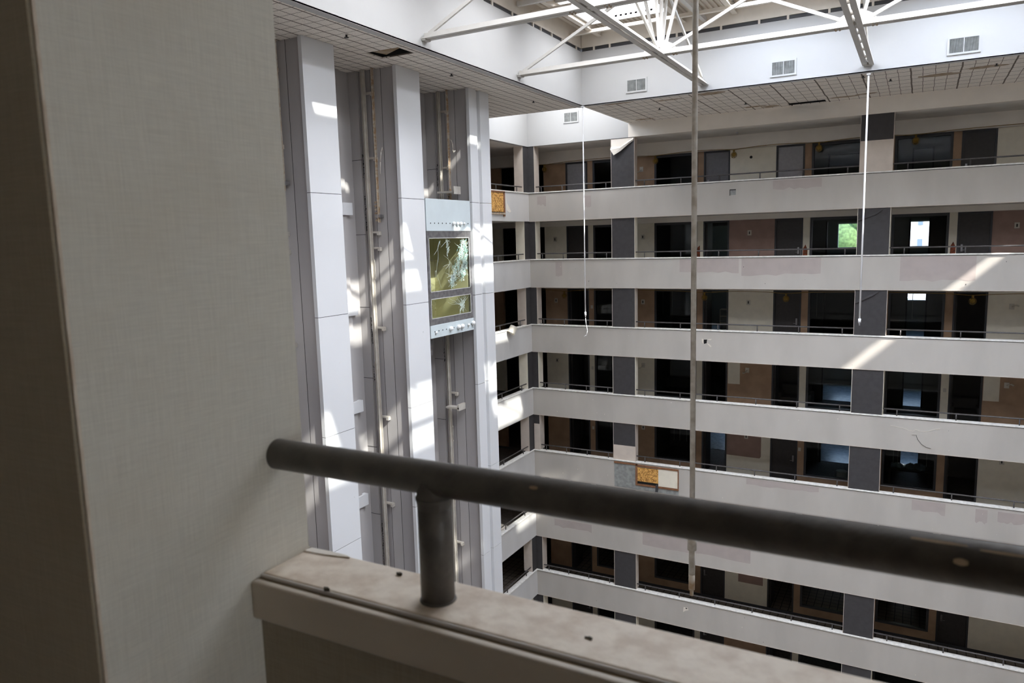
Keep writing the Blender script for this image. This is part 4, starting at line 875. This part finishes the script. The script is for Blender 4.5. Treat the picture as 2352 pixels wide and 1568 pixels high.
# loose lamp shade lying against the left cap
e = empty('lamp_shade', (XC+0.12, 25.87, -3.52), label='white drum lamp shade hanging tilted over the left balcony cap, third level down', cat='lamp shade')
sh = MB(); c0 = Vector((XC+0.14, 25.80, -3.68)); ax = Vector((0.25, 0.5, 0.85)).normalized(); u = ax.cross(Vector((0, 0, 1))).normalized(); v = ax.cross(u); n = 24
for t in range(n):
    a0, a1 = 2*math.pi*t/n, 2*math.pi*(t+1)/n; f = lambda a, r: c0 + u*r*math.cos(a)+v*r*math.sin(a)
    for r, fl_ in ((0.165, 0), (0.160, 1)):
        p = [f(a0, r), f(a1, r), f(a1, r*0.95)+ax*0.30, f(a0, r*0.95)+ax*0.30]; sh.poly(p if not fl_ else p[::-1], M_shade, True)
    sh.poly([f(a0, 0.165), f(a1, 0.165), f(a1, 0.16), f(a0, 0.16)], M_shade); sh.poly([f(a0, 0.157)+ax*0.3, f(a1, 0.157)+ax*0.3, f(a1, 0.152)+ax*0.3, f(a0, 0.152)+ax*0.3], M_shade)
sh.build('shade', parent=e)
MB().tube(c0-ax*0.02, c0+ax*0.22, 0.018, M_metal, 8).tube(c0+ax*0.2-u*0.15, c0+ax*0.2+u*0.15, 0.006, M_metal, 6).tube(c0+ax*0.2-v*0.15, c0+ax*0.2+v*0.15, 0.006, M_metal, 6).build('lamp_frame', parent=e)
# ------------------------------------------------------------------ near side: column, ledge, rail (metres * NS)
NS = 0.65
def n3(x, y, z): return (x*NS, y*NS, z*NS)
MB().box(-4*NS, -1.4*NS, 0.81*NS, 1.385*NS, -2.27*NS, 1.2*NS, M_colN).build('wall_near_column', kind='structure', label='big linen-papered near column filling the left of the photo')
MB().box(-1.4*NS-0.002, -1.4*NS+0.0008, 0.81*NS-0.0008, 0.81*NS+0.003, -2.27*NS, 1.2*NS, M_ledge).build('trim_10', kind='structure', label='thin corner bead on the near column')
MB().box(-4*NS, -1.4*NS-0.007, 0.81*NS-0.003, 0.81*NS-0.0002, -2.27*NS, 1.2*NS, M_colND).build('wall_near_column', kind='structure', label='side of the near column with shade painted into its paper colour')
MB().box(-1.4*NS, 7, 1.224*NS, 1.39*NS, -0.84*NS, -0.80*NS, M_ledge).build('trim_11', kind='structure', label='dusty beige ledge on the near balcony wall', bevel=0.003)
MB().box(-1.4*NS, 7, 1.217*NS, 1.2235*NS, -0.84*NS, -0.801*NS, M_strip).build('trim_12', kind='structure', label='grey edging strip along the near ledge', bevel=0.002)
MB().box(-1.4*NS, 7, 1.196*NS, 1.2165*NS, -0.84*NS, -0.809*NS, M_dirt).build('trim_14', kind='structure', label='dirty groove beside the near ledge')
MB().box(-1.4*NS, 7, 1.183*NS, 1.207*NS, -0.902*NS, -0.806*NS, M_trimN).build('trim_13', kind='structure', label='rounded timber moulding below the near ledge', bevel=0.005)
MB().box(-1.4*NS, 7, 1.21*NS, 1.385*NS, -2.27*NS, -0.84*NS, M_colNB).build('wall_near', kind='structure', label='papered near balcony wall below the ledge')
MB().box(-4, 7, -3, 1.39*NS, -2.27*NS-0.2, -2.27*NS, M_lobby).build('floor', kind='structure', label='near corridor floor')
MB().box(-4, 7, -3, 1.39*NS, 1.2*NS, 1.2*NS+0.2, M_neardk).build('ceiling', kind='structure', label='near corridor ceiling')
MB().box(-4, 7, 1.19*NS, 1.39*NS, 1.2*NS+0.2, 4.4, M_par).build('wall_near', kind='structure', label='near side wall above the corridor')
MB().box(-4, 7, -3.1, -3, -2.27*NS, 1.2*NS, M_beige).build('wall_near', kind='structure', label='near corridor rear wall')
MB().box(XF, -1.4*NS-0.4, 0.6, 0.89, ZBOT, 6.8, M_par).build('wall_near', kind='structure', label='near side wall left of the column')
MB().box(-1.4*NS-0.4, XE+2.6, 0.6, 0.89, ZBOT, -2.27*NS-0.2, M_par).build('wall_near', kind='structure', label='near side wall below the corridor')
MB().box(7, XE+2.6, 0.6, 0.89, -2.27*NS-0.2, 6.8, M_par).build('wall_near', kind='structure', label='near side wall at the right')
MB().box(-4, 7, 0.6, 0.89, 4.4, 6.8, M_par).build('wall_near', kind='structure', label='near side wall below the roof')
MB().box(7, 7.1, -3, -2.3, -2.27*NS-0.2, 1.2*NS+0.2, M_neardk).box(7, 7.1, 0.3, 0.6, -2.27*NS-0.2, 1.2*NS+0.2, M_neardk).box(7, 7.1, -2.3, 0.3, -2.27*NS-0.2, -1.1, M_neardk).box(7, 7.1, -2.3, 0.3, 0.6, 1.2*NS+0.2, M_neardk).build('wall_near', kind='structure', label='end wall of the near corridor with an opening added for daylight')  # unseen opening, added to bring fill light onto the near column and ledge
MB().box(-4.1, -4, -3, 0.9, -2.27*NS-0.2, 1.2*NS+0.2, M_neardk).build('wall_near', kind='structure', label='end wall of the near corridor, left')
e = empty('handrail', n3(-0.92, 1.3, -0.8), label='thick dark painted pipe handrail in the foreground, standing on the dusty ledge', cat='handrail')
MB().tube(n3(-1.405, 1.3, -0.517), (7, 1.3*NS, -0.517*NS), 0.038*NS, M_railn, 40).build('rail', parent=e)
for i, x in enumerate((-0.925, 1.9, 4.7, 7.5)):
    m = MB().tube(n3(x, 1.3, -0.80), n3(x, 1.3, -0.52), 0.0385*NS, M_railn, 32)
    m.tube(n3(x, 1.3, -0.803), n3(x, 1.3, -0.795), 0.043*NS, M_railn, 32, 0.0395*NS)
    for t in range(6): m.tube(n3(x, 1.3, -0.562-0.004*t), n3(x, 1.3, -0.558-0.004*t), (0.0385+0.0001*(6-t)**2)*NS, M_railn, 32)
    m.build('post', parent=e)
def scrape(x, ang, l, w_, lab):
    # a thin chip of bare metal hugging the pipe: x along the rail, ang around it
    r = 0.0391*NS; m = MB(); n = 6
    top = [(x*NS+l*(t/n-0.5), ang+w_*(0.35+0.65*math.sin(math.pi*(t+0.5)/(n+1)))*0.5) for t in range(n+1)]; bot = [(px, 2*ang-a) for px, a in top]
    P = lambda px, a, rr: (px, 1.3*NS-rr*math.cos(a), -0.517*NS+rr*math.sin(a))
    for t in range(n): m.poly([P(top[t][0], top[t][1], r), P(top[t+1][0], top[t+1][1], r), P(bot[t+1][0], bot[t+1][1], r), P(bot[t][0], bot[t][1], r)], M_scr)
    m.build('scratch', parent=e, label=lab)
scrape(0.075, 0.35, 0.013, 0.28, 'tan chipped paint'); scrape(0.045, 1.05, 0.05, 0.14, 'pale scuff'); scrape(0.13, 0.95, 0.04, 0.12, 'tan scuff'); scrape(-0.66, 0.7, 0.012, 0.2, 'pale scuff')
def chip(x, y, r, seed, nm, lab, m, th=0.004):
    random.seed(seed); p = [(x*NS+1.3*r*(0.45+0.75*random.random())*math.cos(a*math.pi/5), y*NS+r*(0.3+0.5*random.random())*math.sin(a*math.pi/5), -0.8*NS) for a in range(10)]
    MB().sheet(p, th, (0, 0, 1), m).build(nm, label=lab, cat='debris')
chip(-1.08, 1.36, 0.0042, 1, 'debris_crumb', 'small dark crumb on the ledge just left of the rail post', M_debris)
chip(-1.186, 1.219, 0.0045, 2, 'debris_crumb', 'dark crumb stuck at the inner edge of the ledge near the column', M_debris, 0.005)
chip(-0.552, 1.293, 0.0045, 3, 'debris_crumb', 'small dark smudge of dirt on the ledge right of the rail post', M_debris, 0.002)
MB().sheet([n3(-1.395, 1.362, -0.7995), n3(-1.33, 1.368, -0.7995), n3(-1.255, 1.382, -0.7995), n3(-1.27, 1.388, -0.7995), n3(-1.33, 1.389, -0.7995), n3(-1.39, 1.386, -0.7995)], 0.002, (0, 0, 1), M_flake).build('paint_flake', label='white paint flake on the outer edge of the ledge beside the near column', cat='debris')
